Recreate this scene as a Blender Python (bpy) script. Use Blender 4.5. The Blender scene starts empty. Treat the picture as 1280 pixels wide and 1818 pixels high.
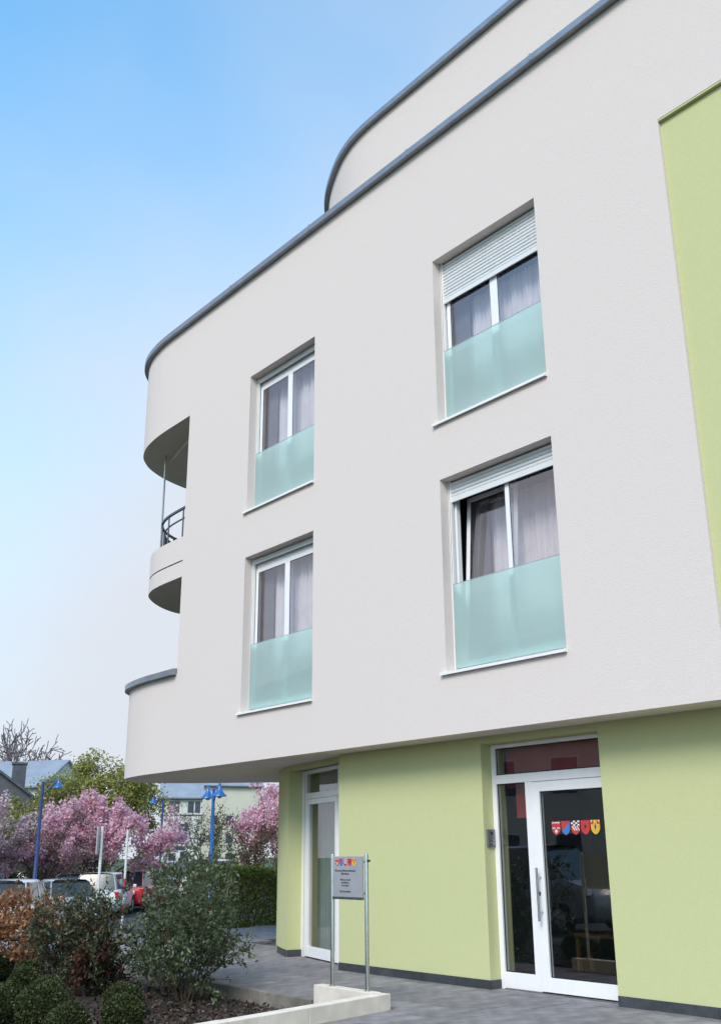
import bpy, bmesh, math, random
import numpy as np
from mathutils import Vector, Matrix
R = math.radians
scene = bpy.context.scene
col = scene.collection
random.seed(7)

# ------------------------------------------------------------------ camera
EYE = 1.5
PITCH, ROLL, YAW = R(18.67468), R(-0.43698), R(39.31254)
fw = Vector((-math.cos(YAW) * math.cos(PITCH), math.sin(YAW) * math.cos(PITCH), math.sin(PITCH)))
rt = fw.cross(Vector((0, 0, 1))).normalized()
up = rt.cross(fw)
rt2 = rt * math.cos(ROLL) + up * math.sin(ROLL)
up2 = -rt * math.sin(ROLL) + up * math.cos(ROLL)
cd = bpy.data.cameras.new('camera')
cam = bpy.data.objects.new('camera', cd)
col.objects.link(cam)
cam.matrix_world = Matrix(((rt2.x, up2.x, -fw.x, 0), (rt2.y, up2.y, -fw.y, 0), (rt2.z, up2.z, -fw.z, EYE), (0, 0, 0, 1)))
cd.sensor_fit = 'VERTICAL'
cd.sensor_height = 36
cd.sensor_width = 36
cd.lens = 36 * 1796.475 / 1818
cd.clip_start = 0.05
cd.clip_end = 3000
scene.camera = cam

# ------------------------------------------------------------------ sky and sun
SUN_EL, SUN_DIR = R(42), Vector((-0.42, 0.80, 0)).normalized()      # the way the light travels, seen from above
w = bpy.data.worlds.new('World')
scene.world = w
w.use_nodes = True
nt = w.node_tree
nt.nodes.clear()
N = nt.nodes.new
out = N('ShaderNodeOutputWorld')
sky = N('ShaderNodeTexSky')
sky.sky_type = 'NISHITA'
sky.sun_disc = False
sky.sun_elevation = SUN_EL
sky.sun_rotation = math.atan2(-SUN_DIR.x, -SUN_DIR.y)
sky.air_density = 1.0
sky.dust_density = 0.6
sky.ozone_density = 2.2
bg1 = N('ShaderNodeBackground')
bg1.inputs['Strength'].default_value = 0.14
tint = N('ShaderNodeVectorMath')                                  # clear, slightly cyan spring air
tint.operation = 'MULTIPLY'
tint.inputs[1].default_value = (1.0, 1.62, 1.6)
nt.links.new(sky.outputs[0], tint.inputs[0])
nt.links.new(tint.outputs[0], bg1.inputs['Color'])
bg2 = N('ShaderNodeBackground')                                   # thin high cloud
bg2.inputs['Color'].default_value = (0.86, 0.91, 1.0, 1)
bg2.inputs['Strength'].default_value = 0.485
tc = N('ShaderNodeTexCoord')
sep = N('ShaderNodeSeparateXYZ')
nt.links.new(tc.outputs['Generated'], sep.inputs[0])
mp = N('ShaderNodeMapping')
mp.inputs['Scale'].default_value = (1.0, 1.0, 1.6)
mp.inputs['Location'].default_value = (2.358, -3.031, -5.525)
nt.links.new(tc.outputs['Generated'], mp.inputs[0])
noi = N('ShaderNodeTexNoise')
noi.inputs['Scale'].default_value = 0.954
noi.inputs['Detail'].default_value = 5
noi.inputs['Roughness'].default_value = 0.48
nt.links.new(mp.outputs[0], noi.inputs['Vector'])
mr = N('ShaderNodeMapRange')                                      # veil thins with height
mr.interpolation_type = 'SMOOTHSTEP'
mr.inputs['From Min'].default_value = 0.0
mr.inputs['From Max'].default_value = 0.86
mr.inputs['To Min'].default_value = 1.0
mr.inputs['To Max'].default_value = 0.18
nt.links.new(sep.outputs['Z'], mr.inputs['Value'])
m1 = N('ShaderNodeMath')
m1.operation = 'MULTIPLY_ADD'
m1.inputs[1].default_value = 2.8
m1.inputs[2].default_value = -1.4
nt.links.new(noi.outputs['Fac'], m1.inputs[0])
m2 = N('ShaderNodeMath')
m2.operation = 'ADD'
nt.links.new(mr.outputs[0], m2.inputs[0])
nt.links.new(m1.outputs[0], m2.inputs[1])
mx = N('ShaderNodeMixShader')
soft = N('ShaderNodeMapRange')                                    # soft edges where the veil closes
soft.interpolation_type = 'SMOOTHSTEP'
soft.inputs['From Min'].default_value = -0.22
soft.inputs['From Max'].default_value = 1.28
nt.links.new(m2.outputs[0], soft.inputs['Value'])
nt.links.new(soft.outputs[0], mx.inputs[0])
nt.links.new(bg1.outputs[0], mx.inputs[1])
nt.links.new(bg2.outputs[0], mx.inputs[2])
nt.links.new(mx.outputs[0], out.inputs[0])

sd = bpy.data.lights.new('sun', 'SUN')
sd.energy = 1.5
sd.angle = R(24)
sd.color = (1.0, 0.88, 0.75)
sun = bpy.data.objects.new('sun', sd)
col.objects.link(sun)
ld = Vector((SUN_DIR.x * math.cos(SUN_EL), SUN_DIR.y * math.cos(SUN_EL), -math.sin(SUN_EL)))
sun.rotation_euler = ld.to_track_quat('-Z', 'Y').to_euler()
sun.location = (0, -10, 30)

vs = scene.view_settings
vs.view_transform = 'Standard'
vs.look = 'None'
vs.gamma = 1
vs.use_curve_mapping = False
vs.exposure = 0.85
scene.cycles.max_bounces = 8
scene.cycles.transparent_max_bounces = 16
scene.cycles.caustics_reflective = False
scene.cycles.caustics_refractive = True

# ------------------------------------------------------------------ materials
def mat(name, base, rough=.6, var=.08, scale=4.0, bump=0.0, bscale=80.0, metallic=0.0, spec=.5, rnd=0.0, stain=0.0, coat=0.0):
    m = bpy.data.materials.new(name)
    m.use_nodes = True
    t = m.node_tree
    b = t.nodes['Principled BSDF']
    b.inputs['Roughness'].default_value = rough
    b.inputs['Metallic'].default_value = metallic
    b.inputs['Specular IOR Level'].default_value = spec
    b.inputs['Coat Weight'].default_value = coat
    c = t.nodes.new('ShaderNodeTexCoord')
    n = t.nodes.new('ShaderNodeTexNoise')
    n.inputs['Scale'].default_value = scale
    n.inputs['Detail'].default_value = 6
    t.links.new(c.outputs['Object'], n.inputs['Vector'])
    r = t.nodes.new('ShaderNodeValToRGB')
    r.color_ramp.elements[0].position = .3
    r.color_ramp.elements[1].position = .7
    r.color_ramp.elements[0].color = tuple(x * (1 - var) for x in base) + (1,)
    r.color_ramp.elements[1].color = tuple(min(1, x * (1 + var)) for x in base) + (1,)
    t.links.new(n.outputs['Fac'], r.inputs[0])
    cur = r.outputs[0]
    if stain:
        n3 = t.nodes.new('ShaderNodeTexNoise')
        n3.inputs['Scale'].default_value = scale * .23
        n3.inputs['Detail'].default_value = 8
        n3.inputs['Roughness'].default_value = .7
        t.links.new(c.outputs['Object'], n3.inputs['Vector'])
        mrg = t.nodes.new('ShaderNodeMapRange')
        mrg.inputs['From Min'].default_value = .38
        mrg.inputs['From Max'].default_value = .68
        mrg.inputs['To Min'].default_value = 1 - stain
        mrg.inputs['To Max'].default_value = 1 + stain * .4
        t.links.new(n3.outputs['Fac'], mrg.inputs['Value'])
        vm = t.nodes.new('ShaderNodeVectorMath')
        vm.operation = 'SCALE'
        t.links.new(cur, vm.inputs[0])
        t.links.new(mrg.outputs[0], vm.inputs['Scale'])
        cur = vm.outputs[0]
    if rnd:
        oi = t.nodes.new('ShaderNodeObjectInfo')
        mrg = t.nodes.new('ShaderNodeMapRange')
        mrg.inputs['To Min'].default_value = 1 - rnd
        mrg.inputs['To Max'].default_value = 1 + rnd
        t.links.new(oi.outputs['Random'], mrg.inputs['Value'])
        vm = t.nodes.new('ShaderNodeVectorMath')
        vm.operation = 'SCALE'
        t.links.new(cur, vm.inputs[0])
        t.links.new(mrg.outputs[0], vm.inputs['Scale'])
        cur = vm.outputs[0]
    t.links.new(cur, b.inputs['Base Color'])
    if bump:
        n2 = t.nodes.new('ShaderNodeTexNoise')
        n2.inputs['Scale'].default_value = bscale
        n2.inputs['Detail'].default_value = 4
        t.links.new(c.outputs['Object'], n2.inputs['Vector'])
        bp = t.nodes.new('ShaderNodeBump')
        bp.inputs['Strength'].default_value = bump
        bp.inputs['Distance'].default_value = .01
        t.links.new(n2.outputs['Fac'], bp.inputs['Height'])
        t.links.new(bp.outputs[0], b.inputs['Normal'])
    return m

def leafmat(name, cols, trans=.3, rough=.5):
    m = bpy.data.materials.new(name)
    m.use_nodes = True
    t = m.node_tree
    b = t.nodes['Principled BSDF']
    b.inputs['Roughness'].default_value = rough
    b.inputs['Specular IOR Level'].default_value = .35
    g = t.nodes.new('ShaderNodeNewGeometry')
    r = t.nodes.new('ShaderNodeValToRGB')
    el = r.color_ramp.elements
    el[0].color = tuple(cols[0]) + (1,)
    el[1].color = tuple(cols[-1]) + (1,)
    for i, c in enumerate(cols[1:-1]):
        e = el.new((i + 1) / (len(cols) - 1))
        e.color = tuple(c) + (1,)
    t.links.new(g.outputs['Random Per Island'], r.inputs[0])
    t.links.new(r.outputs[0], b.inputs['Base Color'])
    tr = t.nodes.new('ShaderNodeBsdfTranslucent')
    t.links.new(r.outputs[0], tr.inputs['Color'])
    mx = t.nodes.new('ShaderNodeMixShader')
    mx.inputs[0].default_value = trans
    t.links.new(b.outputs[0], mx.inputs[1])
    t.links.new(tr.outputs[0], mx.inputs[2])
    t.links.new(mx.outputs[0], t.nodes['Material Output'].inputs['Surface'])
    return m

def glassmat(name, tint, ior=1.9, rough=0.0, wave=.0):
    m = bpy.data.materials.new(name)
    m.use_nodes = True
    t = m.node_tree
    t.nodes.remove(t.nodes['Principled BSDF'])
    tr = t.nodes.new('ShaderNodeBsdfTransparent')
    tr.inputs[0].default_value = tuple(tint) + (1,)
    gl = t.nodes.new('ShaderNodeBsdfGlossy')
    gl.inputs['Roughness'].default_value = rough
    gl.inputs['Color'].default_value = (1, .92, .98, 1)
    fr = t.nodes.new('ShaderNodeFresnel')
    ge = t.nodes.new('ShaderNodeNewGeometry')
    bi = t.nodes.new('ShaderNodeMapRange')               # a thin sheet reflects alike from both sides
    bi.inputs['To Min'].default_value = ior
    bi.inputs['To Max'].default_value = 1 / ior
    t.links.new(ge.outputs['Backfacing'], bi.inputs['Value'])
    t.links.new(bi.outputs[0], fr.inputs['IOR'])
    c = t.nodes.new('ShaderNodeTexCoord')
    n = t.nodes.new('ShaderNodeTexNoise')
    n.inputs['Scale'].default_value = 1.7
    t.links.new(c.outputs['Object'], n.inputs['Vector'])
    bp = t.nodes.new('ShaderNodeBump')
    bp.inputs['Strength'].default_value = wave
    bp.inputs['Distance'].default_value = .02
    t.links.new(n.outputs['Fac'], bp.inputs['Height'])
    t.links.new(bp.outputs[0], gl.inputs['Normal'])
    mx = t.nodes.new('ShaderNodeMixShader')
    t.links.new(fr.outputs[0], mx.inputs[0])
    t.links.new(tr.outputs[0], mx.inputs[1])
    t.links.new(gl.outputs[0], mx.inputs[2])
    t.links.new(mx.outputs[0], t.nodes['Material Output'].inputs['Surface'])
    return m

def frostmat(name):
    m = bpy.data.materials.new(name)
    m.use_nodes = True
    t = m.node_tree
    t.nodes.remove(t.nodes['Principled BSDF'])
    di = t.nodes.new('ShaderNodeBsdfDiffuse')
    di.inputs['Color'].default_value = (.74, .93, .91, 1)
    re = t.nodes.new('ShaderNodeBsdfRefraction')
    re.inputs['Color'].default_value = (.74, .95, .91, 1)
    re.inputs['Roughness'].default_value = .10
    re.inputs['IOR'].default_value = 1.12
    gl = t.nodes.new('ShaderNodeBsdfGlossy')
    gl.inputs['Roughness'].default_value = .03
    fr = t.nodes.new('ShaderNodeFresnel')
    fr.inputs['IOR'].default_value = 1.5
    c = t.nodes.new('ShaderNodeTexCoord')
    n = t.nodes.new('ShaderNodeTexNoise')
    n.inputs['Scale'].default_value = 3
    t.links.new(c.outputs['Object'], n.inputs['Vector'])
    mr_ = t.nodes.new('ShaderNodeMapRange')
    mr_.inputs['To Min'].default_value = .54
    mr_.inputs['To Max'].default_value = .58
    t.links.new(n.outputs['Fac'], mr_.inputs['Value'])
    tp = t.nodes.new('ShaderNodeBsdfTransparent')
    tp.inputs[0].default_value = (.74, .95, .92, 1)
    tl = t.nodes.new('ShaderNodeBsdfTranslucent')
    tl.inputs[0].default_value = (.70, .92, .89, 1)
    a0 = t.nodes.new('ShaderNodeMixShader')
    a0.inputs[0].default_value = .66
    t.links.new(tl.outputs[0], a0.inputs[1])
    t.links.new(tp.outputs[0], a0.inputs[2])
    a1 = t.nodes.new('ShaderNodeMixShader')
    a1.inputs[0].default_value = .30
    t.links.new(a0.outputs[0], a1.inputs[1])
    t.links.new(re.outputs[0], a1.inputs[2])
    a = t.nodes.new('ShaderNodeMixShader')
    t.links.new(mr_.outputs[0], a.inputs[0])
    t.links.new(di.outputs[0], a.inputs[1])
    t.links.new(a1.outputs[0], a.inputs[2])
    b = t.nodes.new('ShaderNodeMixShader')
    t.links.new(fr.outputs[0], b.inputs[0])
    t.links.new(a.outputs[0], b.inputs[1])
    t.links.new(gl.outputs[0], b.inputs[2])
    t.links.new(b.outputs[0], t.nodes['Material Output'].inputs['Surface'])
    return m

M = dict(
    plaster=mat('plaster_white', (.728, .632, .605), .92, .05, 70, .30, 75, stain=.012),
    soffit=mat('plaster_soffit', (.78, .68, .61), .92, .05, 2, .3, 120),
    green=mat('plaster_green', (.565, .568, .300), .92, .04, 60, .18, 75, stain=.02),
    zinc=mat('zinc_coping', (.31, .32, .36), .42, .10, 6, .05, 40, metallic=.75),
    pvc=mat('white_window_plastic', (.88, .85, .87), .32, .02, 8),
    alu=mat('white_coated_aluminium', (.86, .83, .82), .4, .03, 6),
    shutter=mat('shutter_aluminium', (.74, .74, .76), .42, .03, 3),
    rubber=mat('black_gasket', (.015, .015, .018), .6, .2, 20),
    glass=glassmat('window_glass', (.95, .95, .95), 2.7, 0, .05),
    doorglass=glassmat('door_glass', (.72, .74, .74), 2.15, 0, .03),
    frost=frostmat('frosted_green_glass'),
    clearglass=glassmat('clear_glass_edge', (.80, .97, .94), 1.45),
    curtain=mat('sheer_curtain', (.70, .665, .73), .9, .06, 6),
    greencurtain=mat('pale_green_curtain', (.36, .43, .36), .9, .1, 4),
    drape=mat('dark_drape', (.13, .13, .155), .9, .15, 5),
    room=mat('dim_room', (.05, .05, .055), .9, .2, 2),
    lobby=mat('lobby_plaster', (.26, .29, .27), .8, .15, 2),
    lobbyfloor=mat('lobby_tile', (.06, .06, .07), .35, .2, 3),
    red=mat('dark_red_board', (.46, .065, .06), .6, .12, 3),
    skirt=mat('slate_skirting', (.045, .048, .056), .55, .25, 9, .2, 60, rnd=.2),
    slab=mat('grey_paving_slab', (.262, .238, .255), .72, .22, 7, .35, 90, rnd=.16, stain=.3),
    grout=mat('paving_bed', (.085, .084, .085), .95, .25, 20, .4, 120),
    concrete=mat('pale_concrete', (.80, .70, .62), .85, .09, 5, .3, 110, rnd=.06, stain=.14),
    dirtyconcrete=mat('weathered_concrete', (.20, .175, .155), .9, .3, 6, .4, 80, rnd=.1, stain=.35),
    steel=mat('brushed_steel', (.55, .54, .53), .28, .08, 30, .05, 200, metallic=1),
    plate=mat('sign_plate_grey', (.46, .46, .50), .35, .05, 6, metallic=.35),
    ink=mat('sign_ink', (.035, .04, .06), .6, .1, 30),
    black=mat('black_plastic', (.02, .02, .022), .45, .2, 20),
    intercom=mat('intercom_grey', (.22, .22, .24), .35, .1, 20, metallic=.5),
    rail=mat('dark_painted_steel', (.07, .075, .10), .45, .15, 10),
    soil=mat('dark_soil', (.032, .024, .02), .95, .5, 9, .9, 40, stain=.4),
    bark=mat('tree_bark', (.085, .065, .055), .9, .35, 12, .5, 40),
    twig=mat('purple_grey_twigs', (.15, .12, .135), .9, .3, 8),
    brownstem=mat('brown_stem', (.075, .052, .036), .9, .3, 14),
    asphalt=mat('asphalt', (.055, .055, .058), .85, .25, 6, .4, 150, stain=.2),
    grass=mat('grass_ground', (.06, .085, .03), .95, .35, 3, .6, 30),
    wood=mat('light_wood', (.26, .16, .085), .5, .2, 8),
    lampblue=mat('lamp_blue_paint', (.012, .115, .38), .35, .15, 6, coat=.3),
    poleblue=mat('pole_dark_blue_paint', (.025, .05, .17), .4, .2, 6),
    whitehouse=mat('house_white_render', (.66, .64, .62), .9, .05, .6),
    creamhouse=mat('house_cream_render', (.62, .58, .48), .9, .05, .6),
    slate=mat('slate_roof', (.085, .09, .105), .7, .25, 1.5, .3, 12),
    greyroof=mat('pale_grey_roof', (.25, .28, .34), .6, .12, .8),
    tile=mat('brown_tile_roof', (.16, .07, .05), .8, .2, 2),
    housewin=mat('house_window', (.045, .055, .085), .2, .2, 1),
    housetrim=mat('house_trim', (.09, .09, .11), .6, .1, 1),
    tyre=mat('tyre_rubber', (.02, .02, .02), .85, .2, 20),
    rim=mat('wheel_alloy', (.45, .45, .47), .35, .1, 10, metallic=.8),
    carglass=mat('car_glass', (.02, .026, .032), .06, .1, 2, spec=.8),
    tail=mat('tail_lamp_red', (.45, .02, .02), .25, .1, 10),
    head=mat('head_lamp', (.7, .72, .75), .15, .05, 10),
    signwhite=mat('sign_white', (.7, .7, .7), .5, .06, 5),
    signred=mat('sign_red', (.5, .05, .05), .5, .1, 5),
    galv=mat('galvanised_post', (.5, .5, .5), .45, .1, 10, metallic=.5),
    leaf_shrub=leafmat('shrub_leaves', [(.048, .070, .030), (.082, .115, .050), (.125, .16, .085), (.20, .22, .15)], .22, .38),
    leaf_shrub2=leafmat('grey_green_shrub_leaves', [(.042, .056, .028), (.075, .092, .05), (.11, .128, .075), (.18, .13, .08)], .22, .45),
    leaf_beech=leafmat('beech_brown_leaves', [(.16, .060, .030), (.30, .13, .06), (.42, .21, .11), (.52, .31, .18)], .35, .6),
    leaf_redbrown=leafmat('red_brown_leaves', [(.06, .02, .014), (.12, .035, .022), (.10, .05, .03)], .3, .6),
    leaf_box=leafmat('box_leaves', [(.022, .034, .010), (.042, .060, .018), (.075, .092, .034), (.12, .12, .05)], .25, .45),
    leaf_hedge=leafmat('hedge_leaves', [(.08, .115, .018), (.14, .175, .03), (.20, .22, .045), (.11, .15, .05)], .3, .5),
    leaf_willow=leafmat('willow_leaves', [(.22, .23, .05), (.33, .33, .085), (.42, .40, .15)], .4, .6),
    leaf_olive=leafmat('olive_leaves', [(.05, .065, .022), (.085, .095, .035), (.12, .12, .055)], .35, .6),
    leaf_bronze=leafmat('bronze_leaves', [(.09, .05, .04), (.14, .085, .05), (.18, .12, .07)], .35, .6),
    blossom=leafmat('pink_blossom', [(.70, .36, .46), (.82, .50, .60), (.88, .66, .72), (.54, .26, .35)], .4, .7),
    blossom2=leafmat('dusky_pink_blossom', [(.15, .09, .08), (.23, .15, .14), (.33, .22, .22)], .4, .7),
    blossom3=leafmat('pale_pink_blossom', [(.60, .42, .46), (.70, .52, .56), (.78, .64, .66), (.46, .28, .33)], .4, .7),
    chip=leafmat('bark_chips', [(.030, .020, .016), (.060, .038, .030), (.095, .062, .048), (.14, .10, .085)], .0, .9),
    cgold=mat('crest_gold', (.75, .42, .05), .5, .05, 10),
    cred=mat('crest_red', (.52, .045, .05), .5, .08, 10),
    cblue=mat('crest_blue', (.03, .20, .55), .5, .08, 10),
    cwhite=mat('crest_white', (.75, .72, .72), .5, .05, 10),
    cdark=mat('crest_dark', (.05, .02, .025), .5, .1, 10),
)
def paint(name, c):
    return mat(name, c, .3, .04, 3, coat=.6)
P = dict(white=paint('car_paint_white', (.74, .75, .77)), silver=paint('car_paint_silver', (.42, .44, .47)), grey=paint('car_paint_grey', (.24, .26, .29)),
         blue=paint('car_paint_dark_blue', (.05, .06, .10)), red=paint('car_paint_red', (.50, .015, .03)))

# ------------------------------------------------------------------ mesh helpers
class MB:
    def __init__(s):
        s.v = []
        s.f = []
    def add(s, vs_, fs):
        o = len(s.v)
        s.v += [tuple(p) for p in vs_]
        s.f += [tuple(i + o for i in f) for f in fs]
        return s
    def box(s, x0, x1, y0, y1, z0, z1):
        return s.add([(x0, y0, z0), (x1, y0, z0), (x1, y1, z0), (x0, y1, z0), (x0, y0, z1), (x1, y0, z1), (x1, y1, z1), (x0, y1, z1)],
                     [(0, 3, 2, 1), (4, 5, 6, 7), (0, 1, 5, 4), (1, 2, 6, 5), (2, 3, 7, 6), (3, 0, 4, 7)])
    def prism(s, pts, z0, z1):                       # plan polygon pulled up
        n = len(pts)
        s.add([(p[0], p[1], z0) for p in pts] + [(p[0], p[1], z1) for p in pts],
              [tuple(range(n - 1, -1, -1)), tuple(range(n, 2 * n))] + [(i, (i + 1) % n, (i + 1) % n + n, i + n) for i in range(n)])
        return s
    def obox(s, a, b, t0, t1, z0, z1):               # box along a plan segment a->b, offset t0..t1 to its left
        a = Vector(a); b = Vector(b)
        d = (b - a).normalized()
        n = Vector((-d.y, d.x))
        return s.prism([a + n * t0, b + n * t0, b + n * t1, a + n * t1], z0, z1)
    def tube(s, p0, p1, r0, r1=None, n=10, caps=True):
        r1 = r0 if r1 is None else r1
        p0 = Vector(p0); p1 = Vector(p1)
        d = (p1 - p0).normalized()
        u = d.orthogonal().normalized()
        v = d.cross(u)
        vs_ = []
        for p, r in ((p0, r0), (p1, r1)):
            for i in range(n):
                a = 2 * math.pi * i / n
                vs_.append(p + (u * math.cos(a) + v * math.sin(a)) * r)
        fs = [(i, (i + 1) % n, (i + 1) % n + n, i + n) for i in range(n)]
        if caps:
            fs += [tuple(range(n - 1, -1, -1)), tuple(range(n, 2 * n))]
        return s.add(vs_, fs)
    def lathe(s, prof, c, n=20):                     # prof: (radius, z) pairs round a vertical axis
        vs_ = []
        for r, z in prof:
            for i in range(n):
                a = 2 * math.pi * i / n
                vs_.append((c[0] + r * math.cos(a), c[1] + r * math.sin(a), c[2] + z))
        fs = []
        for k in range(len(prof) - 1):
            fs += [(k * n + i, k * n + (i + 1) % n, (k + 1) * n + (i + 1) % n, (k + 1) * n + i) for i in range(n)]
        fs += [tuple(range(n - 1, -1, -1)), tuple(range((len(prof) - 1) * n, len(prof) * n))]
        return s.add(vs_, fs)
    def strip(s, pts, z0, z1):                       # vertical wall along a plan polyline
        n = len(pts)
        return s.add([(p[0], p[1], z0) for p in pts] + [(p[0], p[1], z1) for p in pts], [(i, i + 1, i + 1 + n, i + n) for i in range(n - 1)])
    def sweep(s, pts, prof, closed_ends=True):       # profile of (outward offset, z) swept along a plan polyline, outward = left of travel
        P2 = [Vector(p) for p in pts]
        n, k = len(P2), len(prof)
        vs_ = []
        for i in range(n):
            a = (P2[i] - P2[i - 1]).normalized() if i else (P2[1] - P2[0]).normalized()
            b = (P2[i + 1] - P2[i]).normalized() if i < n - 1 else a
            t = (a + b).normalized()
            nr = Vector((-t.y, t.x)) / max(.3, t.dot(a))
            vs_ += [(P2[i].x + nr.x * o, P2[i].y + nr.y * o, z) for o, z in prof]
        fs = [(i * k + j, i * k + (j + 1) % k, (i + 1) * k + (j + 1) % k, (i + 1) * k + j) for i in range(n - 1) for j in range(k)]
        if closed_ends:
            fs += [tuple(range(k - 1, -1, -1)), tuple((n - 1) * k + j for j in range(k))]
        return s.add(vs_, fs)
    def build(s, name, m, parent=None, smooth=False, bevel=0.0, fix=True):
        me = bpy.data.meshes.new(name)
        me.from_pydata(s.v, [], s.f)
        if fix:
            bm = bmesh.new()
            bm.from_mesh(me)
            bmesh.ops.recalc_face_normals(bm, faces=bm.faces)
            if bevel:
                bmesh.ops.bevel(bm, geom=[e for e in bm.edges if len(e.link_faces) == 2 and e.calc_face_angle(0) > .5], offset=bevel, segments=2, profile=.5, affect='EDGES', clamp_overlap=True)
            bm.to_mesh(me)
            bm.free()
        me.materials.append(M[m] if isinstance(m, str) else m)
        if smooth:
            for p in me.polygons:
                p.use_smooth = True
            if smooth == 'auto':
                me.set_sharp_from_angle(angle=R(35))
        return link(name, me, parent)

def link(name, me, parent=None):
    o = bpy.data.objects.new(name, me)
    col.objects.link(o)
    if parent is not None:
        o.parent = parent
        if parent.type == 'EMPTY' and not parent.get('local_build'):
            o.matrix_parent_inverse = parent.matrix_basis.inverted()
    return o

def thing(name, label, cat, loc=(0, 0, 0), rotz=0, group=None, local=False):
    o = bpy.data.objects.new(name, None)
    col.objects.link(o)
    o.empty_display_size = .3
    o.location = loc
    o.rotation_euler = (0, 0, rotz)
    if local:
        o['local_build'] = 1
    return tag(o, label, cat, group)

def tag(o, label=None, cat=None, group=None, kind=None):
    if label: o['label'] = label
    if cat: o['category'] = cat
    if group: o['group'] = group
    if kind: o['kind'] = kind
    return o

def quads(name, V, m, parent=None, kind=None):       # V: (n,4,3) array of small faces, one mesh
    V = np.asarray(V, dtype=np.float32)
    n = len(V)
    me = bpy.data.meshes.new(name)
    me.vertices.add(n * 4)
    me.vertices.foreach_set('co', V.reshape(-1))
    me.loops.add(n * 4)
    me.loops.foreach_set('vertex_index', np.arange(n * 4, dtype=np.int32))
    me.polygons.add(n)
    me.polygons.foreach_set('loop_start', np.arange(0, n * 4, 4, dtype=np.int32))
    me.polygons.foreach_set('loop_total', np.full(n, 4, dtype=np.int32))
    me.update(calc_edges=True)
    me.materials.append(M[m])
    o = link(name, me, parent)
    if kind:
        o['kind'] = kind
    return o

def leaves(rng, pts, length, width, dirs=None, spread=1.0, jitter=.3):
    pts = np.asarray(pts, dtype=float)
    n = len(pts)
    u = rng.normal(size=(n, 3))
    if dirs is not None:
        u = np.asarray(dirs) + u * spread * .6
    u /= np.linalg.norm(u, axis=1, keepdims=True) + 1e-9
    q = rng.normal(size=(n, 3))
    v = np.cross(u, q)
    v /= np.linalg.norm(v, axis=1, keepdims=True) + 1e-9
    nrm = np.cross(u, v)
    l = length * (1 + jitter * rng.uniform(-1, 1, (n, 1)))
    wd = width * (1 + jitter * rng.uniform(-1, 1, (n, 1)))
    c = pts + u * l * .4
    mid = c + nrm * l * .10
    return np.stack([c - u * l * .5, mid + v * wd * .5, c + u * l * .5 - nrm * l * .06, mid - v * wd * .5], axis=1)

START = .35
def grow(rng, p, d, length, r, lvl, maxl, nchild, ang, ratio, upb, segs, out_s, out_p, leaf_from):
    """one branch as bent segments, then its children"""
    p = np.array(p, float); d = np.array(d, float)
    d /= np.linalg.norm(d)
    k = segs[min(lvl, len(segs) - 1)]
    step = length / k
    rr = r
    for i in range(k):
        d2 = d + rng.normal(size=3) * .16 + np.array([0, 0, upb[min(lvl, len(upb) - 1)]]) * .3
        d2 /= np.linalg.norm(d2)
        q = p + d2 * step
        r2 = max(r * (1 - .75 * (i + 1) / k), r * .22)
        out_s.append((p, q, rr, r2))
        if lvl >= leaf_from:
            out_p.append((p, q, d2))
        if lvl < maxl:
            nc = nchild[min(lvl, len(nchild) - 1)]
            start = 0 if lvl else k * START
            if i >= start:
                cnt = nc / (k - math.ceil(start))
                cnt = int(cnt) + (rng.random() < cnt % 1)
                for _ in range(cnt):
                    a = ang[min(lvl, len(ang) - 1)] * (.7 + .6 * rng.random())
                    side = np.cross(d2, rng.normal(size=3))
                    side /= np.linalg.norm(side) + 1e-9
                    cdir = d2 * math.cos(a) + side * math.sin(a)
                    grow(rng, p + (q - p) * rng.random(), cdir, length * ratio[min(lvl, len(ratio) - 1)] * (.75 + .5 * rng.random()), r2 * .62, lvl + 1, maxl, nchild, ang, ratio, upb, segs, out_s, out_p, leaf_from)
        p, d, rr = q, d2, r2

def tubes(name, segs, m, parent, n=5, minr=0.0):
    V, F = [], []
    for p, q, r0, r1 in segs:
        d = Vector(q) - Vector(p)
        if d.length < 1e-5:
            continue
        d.normalize()
        u = d.orthogonal().normalized()
        v = d.cross(u)
        o = len(V)
        for c, r in ((p, max(r0, minr)), (q, max(r1, minr))):
            for i in range(n):
                a = 2 * math.pi * i / n
                V.append((c[0] + (u.x * math.cos(a) + v.x * math.sin(a)) * r, c[1] + (u.y * math.cos(a) + v.y * math.sin(a)) * r, c[2] + (u.z * math.cos(a) + v.z * math.sin(a)) * r))
        F += [(o + i, o + (i + 1) % n, o + (i + 1) % n + n, o + i + n) for i in range(n)]
    me = bpy.data.meshes.new(name)
    me.from_pydata(V, [], F)
    me.materials.append(M[m])
    for p in me.polygons:
        p.use_smooth = True
    return link(name, me, parent)

def along(rng, segs, n, off):                        # n leaf places along twig segments
    i = rng.integers(0, len(segs), n)
    P0 = np.array([s[0] for s in segs])[i]
    P1 = np.array([s[1] for s in segs])[i]
    D = np.array([s[2] for s in segs])[i]
    t = rng.random((n, 1))
    return P0 + (P1 - P0) * t + rng.normal(size=(n, 3)) * off, D

def smooth_path(ctrl, per=6):                        # Catmull-Rom through plan points
    c = [Vector(p) for p in ctrl]
    c = [c[0] * 2 - c[1]] + c + [c[-1] * 2 - c[-2]]
    o = []
    for i in range(1, len(c) - 2):
        p0, p1, p2, p3 = c[i - 1:i + 3]
        for k in range(per):
            t = k / per
            o.append(.5 * ((2 * p1) + (p2 - p0) * t + (2 * p0 - 5 * p1 + 4 * p2 - p3) * t * t + (3 * p1 - p0 - 3 * p2 + p3) * t ** 3))
    o.append(c[-2])
    return [(p.x, p.y) for p in o]

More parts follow.
